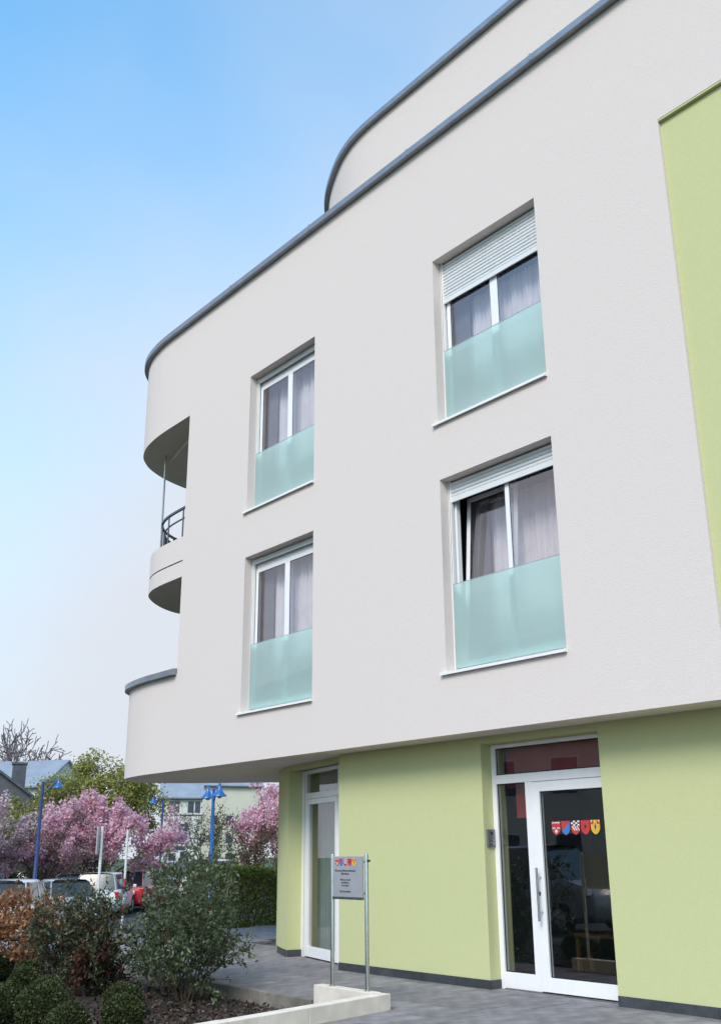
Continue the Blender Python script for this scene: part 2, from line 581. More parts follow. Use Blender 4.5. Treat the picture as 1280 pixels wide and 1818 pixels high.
# ================================================================== THE SETTING
FY, GY = 8.83, 9.30                                  # plane of the upper facade, plane of the green ground floor
XR = 5.0                                             # the building goes on past the right of the picture
# terrain: level beds by the house, a lower car park to the left
def terrain():
    xs = sorted(set(list(np.linspace(-60, 20, 41)) + [-700, -450, -300, -200, -150, -110, -80, 40, 80, 160, 300, 600]))
    ys = sorted(set(list(np.linspace(-30, 50, 33)) + [-600, -300, -150, -80, 70, 100, 150, 250, 450, 800]))
    def h(x, y):
        t = min(1, max(0, (-x - 20.5) / 4.5))
        t = t * t * (3 - 2 * t)
        return -.20 - .47 * t
    V = [(x, y, h(x, y)) for y in ys for x in xs]
    nx = len(xs)
    F = [(j * nx + i, j * nx + i + 1, (j + 1) * nx + i + 1, (j + 1) * nx + i) for j in range(len(ys) - 1) for i in range(nx - 1)]
    m = MB().add(V, F)
    tag(m.build('ground', 'grass', smooth=True), kind='structure')
terrain()
tag(MB().add([(-75, -9, -.645), (-25.5, -9, -.645), (-25.5, 40, -.645), (-75, 40, -.645)], [(0, 1, 2, 3)]).build('parking_lot', 'asphalt'), kind='structure')
tag(MB().add([(-25, -7, -.19), (30, -7, -.19), (30, 1.2, -.19), (-25, 1.2, -.19)], [(0, 1, 2, 3)]).build('road', 'asphalt'), kind='structure')

# planting bed with a slightly rolling soil surface
rng = np.random.default_rng(3)
xs = np.linspace(-20.4, -7.6, 60); ys = np.linspace(2.4, 7.3, 30)
V = []
for y in ys:
    for x in xs:
        edge = -8.66 + (7.4 - y) * .204
        V.append((min(x, edge), y, -.15 + .025 * math.sin(x * 1.9 + y) * math.sin(y * 2.3) + .008 * rng.normal()))
F = [(j * 60 + i, j * 60 + i + 1, (j + 1) * 60 + i + 1, (j + 1) * 60 + i) for j in range(29) for i in range(59)]
tag(MB().add(V, F).build('planting_bed', 'soil', smooth=True, fix=False), kind='structure')
n = 15000
pts = np.stack([-8.75 - rng.random(n) ** 1.6 * 9, 3.2 + rng.random(n) * 4.0, np.full(n, -.135)], 1)
pts = pts[pts[:, 0] < -8.8 + (7.4 - pts[:, 1]) * .204]
d = rng.normal(size=(len(pts), 3)); d[:, 2] *= .35
tag(quads('bark_mulch', leaves(rng, pts, .055, .026, d, .3, .6), 'chip', kind='stuff'), 'dark brown bark mulch covering the planting bed', 'mulch')

# paving: bedding sheet, then each slab
pave = tag(MB().add([(-20.4, 7.3, -.05), (XR, 7.3, -.05), (XR, 16, -.05), (-20.4, 16, -.05)], [(0, 1, 2, 3)]).add(
    [(-8.6, 7.3, -.05), (-7.55, 2.2, -.05), (XR, 2.2, -.05), (XR, 7.3, -.05)], [(0, 1, 2, 3)]).build('pavement', 'grout'), kind='structure')
slab_mesh = {}
def slab(x0, x1, y0, y1):
    k = (round(x1 - x0, 3), round(y1 - y0, 3))
    if k not in slab_mesh:
        me = MB().box(.004, k[0] - .004, .004, k[1] - .004, -.045, 0).build('paving_slab', 'slab', pave, bevel=.003)
        slab_mesh[k] = me.data
        o = me
    else:
        o = link('paving_slab', slab_mesh[k], pave)
    o.location = (x0, y0, random.uniform(-.0025, .0015))
    o.rotation_euler = (random.uniform(-.0015, .0015), random.uniform(-.0015, .0015), 0)
S = .6
row = 0
y = 7.30
while y < 14.2:
    x = -20.3 + (row % 2) * .3
    while x < -5.2:
        if (y < 9.2 or x < -12.5 + 0) and not (x > -17.0 and y > 10.7) and not (x > -14.6 and y > 10.1):
            if not (x + S > -8.4 and y < 7.2):
                slab(x, x + S, y, y + S)
        x += S
    y += S; row += 1
y = 7.30 - S
row = 0
while y > 3.4:
    x = -8.66 + (7.4 - y - S) * .204 + .05
    first = True
    while x < -4.6:
        slab(x, x + S, y, y + S)
        x += S
    y -= S; row += 1

# kerb stones along the bed edge of the terrace
k0 = tag(thing('terrace_kerb', 'weathered brown concrete kerb between terrace paving and planting bed', 'kerb', (-14, 7.27, -.15)))
x = -9.76
while x > -19.5:
    MB().box(x - .996, x, 7.235 + random.uniform(-.003, .003), 7.297, -.24, .002).build('kerb_stone', 'dirtyconcrete', k0, bevel=.006)
    x -= 1.0
# pale L-shaped low wall that carries the sign
lw = thing('low_wall', 'pale concrete L-shaped low kerb wall under the steel sign', 'low wall', (-8.7, 7.3, 0))
MB().box(-9.74, -8.752, 7.262, 7.392, -.24, .152).build('kerb_stone', 'concrete', lw, bevel=.006)
def arm(yy):
    return Vector((-8.603 + (7.392 - yy) * .204, yy))
cuts = [7.392, 6.19, 5.19, 4.19, 3.19]
for i in range(4):
    a, b = arm(cuts[i] if i == 0 else cuts[i] - .004), arm(cuts[i + 1])
    MB().obox(a, b, -.142, 0, -.24, .152 + random.uniform(-.002, .002)).build('kerb_stone', 'concrete', lw, bevel=.006)

# ================================================================== THE BUILDING
B = thing('apartment_building', 'modern white rendered apartment building with lime green ground floor and rounded corner', 'building', (-9, 11, 0))
ZB, ZS, ZC, ZT = 2.875, 9.562, 11.59, 4.54           # underside, underside of the top band, roof coping, terrace parapet
WX = [(-9.113, -7.19), (-13.84, -11.93)]
WZ = [(7.02, 9.566), (3.632, 6.215)]
XE = -15.96
holes = [(x0, x1, z0, z1) for (x0, x1) in WX for (z0, z1) in WZ] + [(-5.29, 2.2, 3.52, 9.56)]
def facade():
    m = MB()
    X = sorted({XE, XR} | {h[0] for h in holes} | {h[1] for h in holes} | set(np.arange(-15, XR, 1.0)))
    Z = sorted({ZB, ZC + .02} | {h[2] for h in holes} | {h[3] for h in holes})
    for i in range(len(X) - 1):
        for j in range(len(Z) - 1):
            cx, cz = (X[i] + X[i + 1]) / 2, (Z[j] + Z[j + 1]) / 2
            if any(h[0] < cx < h[1] and h[2] < cz < h[3] for h in holes):
                continue
            m.add([(X[i], FY, Z[j]), (X[i + 1], FY, Z[j]), (X[i + 1], FY, Z[j + 1]), (X[i], FY, Z[j + 1])], [(0, 1, 2, 3)])
    for x0, x1, z0, z1 in holes:
        d = .34 if x0 < -6 else .05
        a, b = FY, FY + d
        m.add([(x0, a, z0), (x0, b, z0), (x0, b, z1), (x0, a, z1)], [(0, 1, 2, 3)])
        m.add([(x1, a, z0), (x1, b, z0), (x1, b, z1), (x1, a, z1)], [(3, 2, 1, 0)])
        m.add([(x0, a, z1), (x1, a, z1), (x1, b, z1), (x0, b, z1)], [(3, 2, 1, 0)])
        m.add([(x0, a, z0), (x1, a, z0), (x1, b, z0), (x0, b, z0)], [(0, 1, 2, 3)])
    return m
# closed outlines
top_ctrl = [(-16.4, 8.83), (-17.0, 8.835), (-17.45, 8.865), (-17.96, 8.955), (-18.43, 9.13), (-18.77, 9.36), (-19.09, 9.69), (-19.41, 10.22), (-19.64, 10.9), (-19.74, 11.7), (-19.75, 13), (-19.75, 16)]
top_out = [(XE, FY)] + smooth_path(top_ctrl)
ter_ctrl = [(-16.4, 8.83), (-17.0, 8.835), (-17.45, 8.875), (-17.95, 8.97), (-18.36, 9.14), (-18.66, 9.40), (-18.80, 9.76), (-18.74, 10.2), (-18.42, 10.72), (-17.25, 12.08), (-15.0, 14.7)]
ter_out = [(XE, FY)] + smooth_path(ter_ctrl)
m = facade()
m.strip([(XE, FY), (XE, FY + .36), (-15.5, FY + .36), (-15.5, 14.0)], ZT - .3, ZS + .01)     # end of the wall beside the open balconies
m.strip(top_out, ZS, ZC + .02)
m.strip(ter_out, ZB, ZT + .02)
wallobj = m.build('upper_wall', 'plaster', B, smooth='auto', fix=False)
def inset(path, d):
    P2 = [Vector(p) for p in path]
    o = []
    for i in range(len(P2)):
        t = (P2[min(i + 1, len(P2) - 1)] - P2[max(i - 1, 0)]).normalized()
        o.append((P2[i].x + t.y * d, P2[i].y - t.x * d))
    return o
def slab_fill(name, path, back, z, mt, up_=False):
    me = bpy.data.meshes.new(name)
    bm = bmesh.new()
    vs_ = [bm.verts.new((p[0], p[1], z)) for p in path + back]
    f = bm.faces.new(vs_)
    f.normal_update()
    if (f.normal.z > 0) != up_:
        f.normal_flip()
    bmesh.ops.triangulate(bm, faces=[f])
    bm.to_mesh(me)
    bm.free()
    me.materials.append(M[mt])
    return link(name, me, B)
slab_fill('soffit', [(XR, FY)] + ter_out, [(XR, 14.7)], ZB, 'soffit')
slab_fill('balcony_ceiling', top_out, [(-15.0, 16)], ZS, 'soffit')
slab_fill('terrace_floor', inset(ter_out, .25), [(-15.0, 14.4)], 3.55, 'dirtyconcrete', True)
MB().strip(inset(ter_out, .25), 3.5, ZT + .02).build('terrace_parapet_lining', 'plaster', B, smooth='auto')
slab_fill('main_roof', [(XR, FY + .2), (XE, FY + .2)] + inset(top_out, .2)[1:], [(XR, 16)], ZC - .15, 'grout', True)
MB().prism([(-18.15, 9.62), (-16.0, 9.15), (-15.4, 14), (-18.9, 14)], ZS - .12, ZS - .004).build('ceiling_panel', 'soffit', B)
# copings of folded zinc
cop = [(-.38, .0), (.095, .0), (.10, .095), (.075, .108), (-.38, .15)]
def coping(path, z):
    MB().sweep(path, [(o, z + h) for o, h in cop]).build('coping', 'zinc', B, smooth='auto')
xr = XR
pts = [(x, FY) for x in np.arange(XR, XE - .01, -1.0)]
coping([(XR, FY), (XE - .05, FY)] + smooth_path(top_ctrl)[0:], ZC)
coping([(XE - .012, FY)] + smooth_path(ter_ctrl), ZT)
att = [(XR, 10.02), (-11.0, 10.02)] + smooth_path([(-11.6, 10.02), (-12.1, 10.04), (-12.62, 10.12), (-13.19, 10.31), (-13.94, 10.68), (-14.5, 11.08), (-15.0, 11.6), (-15.3, 12.3), (-15.4, 13.2), (-15.4, 16)])
MB().strip(att, ZC - .2, 14.33).build('attic_wall', 'plaster', B, smooth='auto')
coping(att, 14.31)
slab_fill('attic_roof', att, [(XR, 16)], 14.4, 'grout', True)
for xj in (-7.0, -9.5, -12.0, -14.5):                 # standing joints in the roof coping
    MB().box(xj - .02, xj + .02, FY - .103, FY - .06, ZC + .004, ZC + .1065).build('coping_joint', 'zinc', B)
MB().box(XE + .01, XR, 13.8, 14.0, 2.9, ZC).box(XR - .1, XR, FY + .36, 14, 2.9, ZC).build('rear_wall', 'plaster', B)
# curved balcony
bal_ctrl = [(-15.7, 8.86), (-16.3, 8.86), (-16.85, 8.87), (-17.3, 8.93), (-17.75, 9.10), (-18.17, 9.44), (-18.54, 9.9), (-18.74, 10.42), (-18.8, 11.4), (-18.8, 13)]
bal = smooth_path(bal_ctrl)
bb = MB().strip(bal, 6.68, 7.14).sweep(bal, [(0, 7.14), (0, 7.141), (-.2, 7.141), (-.2, 6.7), (-.19, 6.7), (-.19, 7.13)], False)
bo = bb.build('balcony', 'plaster', B, smooth='auto')
MB().strip(bal, 6.36, 6.655).build('slab_edge', 'plaster', bo, smooth='auto')
MB().strip(inset(bal, .015), 6.64, 6.70).build('shadow_groove', 'rubber', bo)
o = slab_fill('slab_underside', bal, [(-15.7, 13)], 6.36, 'soffit')
o.parent = bo; o.matrix_parent_inverse = Matrix()
o = slab_fill('slab_floor', inset(bal, .1), [(-15.8, 12.9)], 6.75, 'dirtyconcrete', True)
o.parent = bo; o.matrix_parent_inverse = Matrix()
rail_ctrl = [(-15.7, 8.97), (-16.4, 8.97), (-17.0, 9.02), (-17.45, 9.16), (-17.85, 9.45), (-18.15, 9.88), (-18.28, 10.4), (-18.3, 11.4), (-18.3, 12.6)]
rp = smooth_path(rail_ctrl, 5)
ro = MB().sweep(rp, [(-.022, 7.76), (.022, 7.76), (.022, 7.80), (-.022, 7.80)]).build('railing', 'rail', B)
MB().sweep(inset(rp, .06), [(-.012, 7.60), (.012, 7.60), (.012, 7.625), (-.012, 7.625)]).build('lower_rail', 'rail', ro)
MB().sweep(inset(rp, .06), [(-.012, 7.16), (.012, 7.16), (.012, 7.185), (-.012, 7.185)]).build('foot_rail', 'rail', ro)
for i in range(4, len(rp), 5):
    MB().tube((rp[i][0], rp[i][1], 7.1), (rp[i][0], rp[i][1], 7.77), .016, n=6).build('baluster', 'rail', ro)
for q in inset(rp, 1.1)[2::1]:
    pass
lat = MB()
pl = inset(rp, .06)
for i in range(0, len(pl) - 1):
    for k in range(3):
        t = k / 3
        x, yy = pl[i][0] * (1 - t) + pl[i + 1][0] * t, pl[i][1] * (1 - t) + pl[i + 1][1] * t
        if x < -17.3 or yy > 9.9:
            lat.tube((x, yy, 7.17), (x, yy, 7.61), .006, n=4)
lat.build('bar_infill', 'rail', ro)
MB().tube((-18.12, 9.5, 7.14), (-18.12, 9.5, ZS + .01), .022, n=8).build('balcony_post', 'steel', B)
# green recessed field at the right
MB().add([(-5.29, FY + .05, 3.52), (2.2, FY + .05, 3.52), (2.2, FY + .05, 9.56), (-5.29, FY + .05, 9.56)], [(0, 1, 2, 3)]).build('green_field', 'green', B)
MB().box(-5.286, 2.196, FY + .004, FY + .049, 9.535, 9.557).build('field_shadow_strip', 'green', B)

# windows: frame > panes, sashes, sill, shutter, frosted balustrade, curtain
def window(x0, x1, z0, z1, shut, bal_top, tilt):
    f0, f1 = FY + .215, FY + .285                     # frame depth
    fr = MB()
    for a, b in ((x0 + .004, x0 + .075), (x1 - .075, x1 - .004)):
        fr.box(a, b, f0, f1, z0 + .03, z1 - .06)
    fr.box(x0 + .076, x1 - .076, f0 + .001, f1, z1 - .20, z1 - .062).box(x0 + .076, x1 - .076, f0 + .001, f1, z0 + .03, z0 + .11)
    cx = (x0 + x1) / 2
    fr.box(cx - .022, cx + .022, f0 + .003, f1, z0 + .11, z1 - .2)
    wf = fr.build('window', 'pvc', B, bevel=.004)
    for k, (a, b) in enumerate(((x0 + .062, cx + .004), (cx - .004 + .008, x1 - .062))):
        s = MB()
        zA, zB = z0 + .095, z1 - .185
        g0, g1 = f0 - .022, f0 - .002
        s.box(a, a + .068, g0, g1, zA, zB).box(b - .068, b, g0, g1, zA, zB).box(a + .068, b - .068, g0, g1, zA, zA + .07).box(a + .068, b - .068, g0, g1, zB - .07, zB)
        ga = MB().box(a + .0685, b - .0685, g0 + .009, g1 - .001, zA + .0705, zB - .0705)
        gas = MB()
        for aa, b2, c, d_ in ((a + .068, a + .075, zA + .07, zB - .07), (b - .075, b - .068, zA + .07, zB - .07)):
            gas.box(aa, b2, g0 + .005, g0 + .0085, c, d_)
        gas.box(a + .075, b - .075, g0 + .005, g0 + .0085, zB - .077, zB - .07)
        parts = [s.build('sash', 'pvc', wf, bevel=.005)]
        parts.append(MB().add([(a + .068, g0 + .0095, zA + .07), (b - .068, g0 + .0095, zA + .07), (b - .068, g0 + .0095, zB - .07), (a + .068, g0 + .0095, zB - .07)], [(0, 1, 2, 3)]).build('pane', 'glass', wf, fix=False))
        parts.append(gas.build('gasket', 'rubber', wf))
        if tilt and k == 0:
            piv = Vector((0, f0 + .04, zA))
            T = Matrix.Translation(piv) @ Matrix.Rotation(-R(4.2), 4, 'X') @ Matrix.Translation(-piv)
            for p in parts:
                p.data.transform(Matrix.Translation((0, .075, 0)))
                p.data.transform(T)
    # guides, shutter box, slats
    for a, b in ((x0 + .004, x0 + .05), (x1 - .05, x1 - .004)):
        MB().box(a, b, f0 - .075, f0 - .024, z0 + .03, z1 - .004).build('shutter_guide', 'alu', wf, bevel=.003)
    for a, b in ((x0 + .026, x0 + .032),):
        MB().box(a, b, f0 - .0765, f0 - .074, z0 + .05, z1 - .02).build('guide_slot', 'rubber', wf)
    MB().box(x0 + .051, x1 - .051, f0 - .02, f0 + .06, z1 - .07, z1 - .004).build('shutter_slot', 'rubber', wf)
    sl = MB()
    zz = z1 - .02
    pitch = .052
    ys_ = f0 - .052
    while zz - pitch > shut + .03:
        prof = [(0, 0), (-.008, -.008), (-.0105, -.022), (-.0085, -.038), (-.002, -.046), (.004, -.0475), (.004, -pitch)]
        vs_ = []
        for xx in (x0 + .03, x1 - .03):
            vs_ += [(xx, ys_ + p[0], zz + p[1]) for p in prof]
        kk = len(prof)
        sl.add(vs_, [(i, i + 1, i + 1 + kk, i + kk) for i in range(kk - 1)])
        zz -= pitch
    sl.box(x0 + .031, x1 - .031, ys_ - .014, ys_ + .008, shut, zz)
    sl.build('roller_shutter', 'shutter', wf, fix=True)
    # sill of folded aluminium
    si = MB()
    a, b = x0 - .075, x1 + .012
    pr = [(FY - .045, z0 - .022), (FY - .045, z0 + .012), (FY - .03, z0 + .016), (f0 - .002, z0 + .05), (f0 - .002, z0 + .03), (FY - .028, z0 - .0), (FY - .028, z0 - .022)]
    si.add([(x0 + .003, p[0], p[1]) for p in pr] + [(x1 - .003, p[0], p[1]) for p in pr], [(i, (i + 1) % 7, (i + 1) % 7 + 7, i + 7) for i in range(7)] + [tuple(range(6, -1, -1)), tuple(range(7, 14))])
    si.box(a, x0 + .0025, FY - .0455, FY - .002, z0 - .0225, z0 + .018).box(x1 - .0025, b, FY - .0455, FY - .002, z0 - .0225, z0 + .018)
    si.build('sill', 'alu', wf)
    # frosted glass balustrade with its edge profile
    g0 = f0 - .088
    gb = MB().box(x0 + .055, x1 - .055, g0 - .010, g0, z0 + .06, bal_top).build('glass_balustrade', 'frost', wf)
    gb.data.materials.append(M['clearglass'])
    for p in gb.data.polygons:
        p.material_index = 0 if p.normal.y < -.5 else 1
    MB().box(x0 + .055, x1 - .055, g0 - .012, g0 + .002, bal_top + .0005, bal_top + .007).build('glass_top_edge', 'plate', wf)
    for a in (x0 + .0505, x1 - .0545):
        MB().box(a, a + .004, g0 - .014, g0 + .012, z0 + .052, bal_top + .006).build('glass_clamp', 'alu', wf)
    # curtain in pleats
    cu = MB()
    nx = 150
    P2 = []
    for i in range(nx + 1):
        x = x0 - .05 + (x1 - x0 + .1) * i / nx
        P2.append((x, f1 + (.34 if tilt else .15) + .026 * math.sin(i * 1.25) + .018 * math.sin(i * .37 + x0)))
    cu.strip(P2, z0 + .05, min(z1 - .13, shut + .05))
    cu.build('curtain', 'curtain', wf, smooth=True)
    dr = MB()
    dr.strip([(x0 + .02 + .33 * i / 40, f1 + (.27 if tilt else .085) + .022 * math.sin(i * 1.5)) for i in range(41)], z0 + .05, z1 - .05)
    dr.build('drape', 'drape', wf, smooth=True)
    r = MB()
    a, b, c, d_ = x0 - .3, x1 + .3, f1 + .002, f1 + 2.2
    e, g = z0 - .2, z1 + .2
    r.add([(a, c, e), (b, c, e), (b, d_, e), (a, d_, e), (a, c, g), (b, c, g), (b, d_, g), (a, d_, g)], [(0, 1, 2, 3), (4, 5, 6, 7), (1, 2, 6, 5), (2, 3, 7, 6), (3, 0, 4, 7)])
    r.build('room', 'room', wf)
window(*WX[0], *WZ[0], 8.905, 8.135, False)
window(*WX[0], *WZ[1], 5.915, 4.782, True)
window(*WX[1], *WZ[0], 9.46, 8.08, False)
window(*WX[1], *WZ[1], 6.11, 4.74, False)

# ground floor, lime green, following the curve inwards at the left
DX0, DX1 = -9.04, -7.225
gw = MB()
gw.box(-11.895, DX0, GY, GY + .42, 0, ZB + .02)
gw.box(DX1, XR, GY, GY + .42, 0, ZB + .02)
gw.box(DX0, DX1, GY, GY + .42, 2.785, ZB + .02)
gwo = gw.build('ground_floor_wall', 'green', B)
LA, LB = Vector((-11.90, 9.42)), Vector((-13.935, 9.865))     # outer line over the side door
ldir = (LB - LA).normalized()
MB().obox(LA, LB, -.4, 0, 2.80, ZB + .02).build('side_lintel', 'green', B)
gctrl = [(-13.935, 9.865), (-14.6, 10.17), (-15.3, 10.62), (-15.9, 11.2), (-16.4, 12.0), (-16.6, 13), (-16.6, 14.5)]
gp = smooth_path(gctrl, 5)
MB().prism(gp + [(-13.2, 14.5), (-13.2, 11.2), (-13.86, 10.22)], 0, ZB + .02).build('rounded_end_wall', 'green', B)
# skirting tiles
sk = MB()
def skirt(a, b):
    a = Vector(a); b = Vector(b)
    L = (b - a).length
    nn = max(1, round(L / .6))
    for i in range(nn):
        p, q = a + (b - a) * (i / nn), a + (b - a) * ((i + 1) / nn)
        g = (q - p).normalized() * .0015
        MB().obox(p + g, q - g, .0008, .014, .0, .098).build('skirting_tile', 'skirt', B)
skirt((DX0 + .013, GY), (-11.895, GY))
skirt((-2, GY), (DX1, GY))
skirt((DX0, GY + .19), (DX0, GY))
skirt(gp[0], gp[5]); skirt(gp[5], gp[10]); skirt(gp[10], gp[15])
skirt((-13.86, 10.13), (-13.935, 9.865))

# entrance door
EY = 9.50
def rect(m_, x0, x1, z0, z1, y0, y1):
    return m_.box(x0, x1, y0, y1, z0, z1)
fr = MB()
fr.box(DX0 + .003, -8.965, EY - .03, EY + .05, .0, 2.782).box(-7.29, DX1 - .003, EY - .03, EY + .05, .0, 2.782)
fr.box(-8.9645, -7.2905, EY - .029, EY + .05, 2.733, 2.782).box(-8.9645, -7.2905, EY - .029, EY + .05, 2.305, 2.41)
fr.box(-8.499, -8.405, EY - .028, EY + .05, .012, 2.3045).box(-8.9645, -8.4995, EY - .028, EY + .05, .012, .185)
ED = fr.build('entrance_door', 'pvc', B, bevel=.004)
lf = MB()
lf.box(-8.40, -8.27, EY - .042, EY + .03, .022, 2.298).box(-7.305 + .0, -7.294, EY - .042, EY + .03, .022, 2.298)
lf.box(-8.2695, -7.3055, EY - .0415, EY + .03, 2.185, 2.298).box(-8.2695, -7.3055, EY - .0415, EY + .03, .022, .172)
lf.build('door_leaf', 'pvc', ED, bevel=.004)
def pane(x0, x1, z0, z1, y_, nm='pane', mt='doorglass', par=None):
    MB().add([(x0, y_, z0), (x1, y_, z0), (x1, y_, z1), (x0, y_, z1)], [(0, 1, 2, 3)]).build(nm, mt, par or ED, fix=False)
    t = .012
    g = MB()
    g.box(x0, x0 + t, y_ - .006, y_ - .002, z0, z1).box(x1 - t, x1, y_ - .006, y_ - .002, z0, z1).box(x0 + t, x1 - t, y_ - .006, y_ - .002, z0, z0 + t).box(x0 + t, x1 - t, y_ - .006, y_ - .002, z1 - t, z1)
    g.build('gasket', 'rubber', par or ED)
pane(-8.964, -7.291, 2.411, 2.732, EY)
pane(-8.964, -8.5, .186, 2.304, EY)
pane(-8.269, -7.306, .173, 2.184, EY - .012)
MB().tube((-8.318, EY - .11, .76), (-8.318, EY - .11, 1.335), .014, n=12).tube((-8.318, EY - .11, .86), (-8.318, EY - .04, .86), .009).tube((-8.318, EY - .11, 1.235), (-8.318, EY - .04, 1.235), .009).build('pull_handle', 'steel', ED, smooth='auto')
MB().tube((-8.355, EY - .052, 1.055), (-8.355, EY - .04, 1.055), .024, n=14).build('lock', 'black', ED)
MB().box(-8.962, -7.293, EY - .05, EY + .02, .0, .011).build('threshold', 'steel', ED)
# crests on the door pane (stuck-on film)
def shield_pts(cx, cz, w_, h_):
    return [(cx - w_ / 2, cz + h_ / 2), (cx + w_ / 2, cz + h_ / 2), (cx + w_ / 2, cz - h_ * .08), (cx + w_ * .40, cz - h_ * .28), (cx + w_ * .2, cz - h_ * .43), (cx, cz - h_ / 2), (cx - w_ * .2, cz - h_ * .43), (cx - w_ * .40, cz - h_ * .28), (cx - w_ / 2, cz - h_ * .08)]
def flat(pts, y_, mt, par, nm):
    return MB().add([(p[0], y_, p[1]) for p in pts], [tuple(range(len(pts)))]).build(nm, mt, par)
def crests(x0, x1, cz, h_, y_, par):
    pitch = (x1 - x0) / 5
    w_ = pitch * .90
    e = .0012
    for i in range(5):
        cx = x0 + pitch * (i + .5)
        R2 = lambda a, b, c, d_: [(cx + a * w_, cz + c * h_), (cx + b * w_, cz + c * h_), (cx + b * w_, cz + d_ * h_), (cx + a * w_, cz + d_ * h_)]
        flat(shield_pts(cx, cz, w_, h_), y_, ['cred', 'cred', 'cred', 'cred', 'cgold'][i], par, 'crest')
        if i == 0:
            for q in (R2(-.46, .46, .36, .42), R2(-.44, -.08, -.02, .05), R2(.1, .44, -.02, .05)):
                flat(q, y_ - e, 'cwhite', par, 'crest_band')
            flat([(cx, cz - .05 * h_), (cx + .2 * w_, cz - .2 * h_), (cx, cz - .38 * h_), (cx - .2 * w_, cz - .2 * h_)], y_ - e, 'cwhite', par, 'crest_charge')
        if i == 1:
            flat([(cx + .48 * w_, cz + .42 * h_), (cx - .42 * w_, cz - .24 * h_), (cx - .2 * w_, cz - .41 * h_), (cx, cz - .48 * h_), (cx + .2 * w_, cz - .41 * h_), (cx + .4 * w_, cz - .27 * h_), (cx + .48 * w_, cz - .08 * h_)], y_ - e, 'cblue', par, 'crest_field')
        if i == 2:
            for k in range(4):
                for j in range(3):
                    flat(R2(-.48 + .24 * k, -.24 + .24 * k, .14 + .12 * j, .26 + .12 * j), y_ - e, 'cwhite' if (k + j) % 2 else 'cdark', par, 'crest_check')
            for s_ in (-.42, -.16, .1):
                flat([(cx + s_ * w_, cz + .13 * h_), (cx + (s_ + .12) * w_, cz + .13 * h_), (cx + (s_ + .40) * w_, cz - .2 * h_), (cx + (s_ + .28) * w_, cz - .2 * h_)], y_ - e, 'cwhite', par, 'crest_stripe')
        if i == 3:
            flat([(cx, cz + .22 * h_), (cx + .13 * w_, cz + .08 * h_), (cx, cz - .1 * h_), (cx - .13 * w_, cz + .08 * h_)], y_ - e, 'cdark', par, 'crest_charge')
        if i == 4:
            for q in (R2(-.48, -.18, .22, .46), R2(.18, .48, .22, .46)):
                flat(q, y_ - e, 'cred', par, 'crest_corner')
            flat(R2(-.48, -.38, .34, .5), y_ - 2 * e, 'cwhite', par, 'crest_corner')
            flat(R2(.38, .48, .34, .5), y_ - 2 * e, 'cwhite', par, 'crest_corner')
            flat([(cx, cz + .28 * h_), (cx + .09 * w_, cz + .05 * h_), (cx, cz - .22 * h_), (cx - .09 * w_, cz + .05 * h_)], y_ - e, 'cdark', par, 'crest_charge')
crests(-8.135, -7.43, 1.765, .155, EY - .0145, ED)

# side door in the angled recess
dA, dB = Vector((-12.10, 9.665)), Vector((-13.905, 10.135))
dd = (dB - dA).normalized()
dn = Vector((-dd.y, dd.x))                            # outward
Ls = (dB - dA).length
def sd(m_, s0, s1, t0, t1, z0, z1):
    a, b = dA + dd * s0, dA + dd * s1
    return m_.obox(a, b, t0, t1, z0, z1)
fr = MB()
sd(fr, Ls - .20, Ls, -.05, .03, 0, 2.795); sd(fr, .20, .38, -.05, .03, 0, 2.795)
sd(fr, .38, Ls - .20, -.05, .029, 2.735, 2.795); sd(fr, .38, Ls - .20, -.05, .029, 2.34, 2.435)
SDr = fr.build('side_door', 'pvc', B, bevel=.004)
lf = MB()
sd(lf, Ls - .34, Ls - .202, -.03, .042, .02, 2.335); sd(lf, .382, .47, -.03, .042, .02, 2.335)
sd(lf, .47, Ls - .34, -.03, .0415, 2.255, 2.335); sd(lf, .47, Ls - .34, -.03, .0415, .02, .165)
lf.build('door_leaf', 'pvc', SDr, bevel=.004)
def spane(s0, s1, z0, z1, t):
    a, b = dA + dd * s0 + dn * t, dA + dd * s1 + dn * t
    MB().add([(a.x, a.y, z0), (b.x, b.y, z0), (b.x, b.y, z1), (a.x, a.y, z1)], [(3, 2, 1, 0)]).build('pane', 'doorglass', SDr, fix=False)
spane(.38, Ls - .20, 2.435, 2.735, .0); spane(.47, Ls - .34, .165, 2.255, .012)
m = MB(); sd(m, -.1, .20, -.06, .0, 0, 2.8); m.build('dark_side_strip', 'rubber', SDr)  # plain black strip filling the gap between door frame and wall
m = MB(); sd(m, Ls - .145, Ls - .14, .03, .032, .0, 2.79); m.build('frame_joint', 'rubber', SDr)
m = MB(); sd(m, .2, Ls + .02, .0, .06, 2.796, 2.80); m.build('head_joint', 'rubber', SDr)
P2 = []
for i in range(41):
    s_ = .8 + (Ls - .9) * i / 40
    p = dA + dd * s_ + dn * (-.22 + .03 * math.sin(i * 1.4))
    P2.append((p.x, p.y))
MB().strip(P2, .05, 2.7).build('curtain', 'greencurtain', SDr, smooth=True)
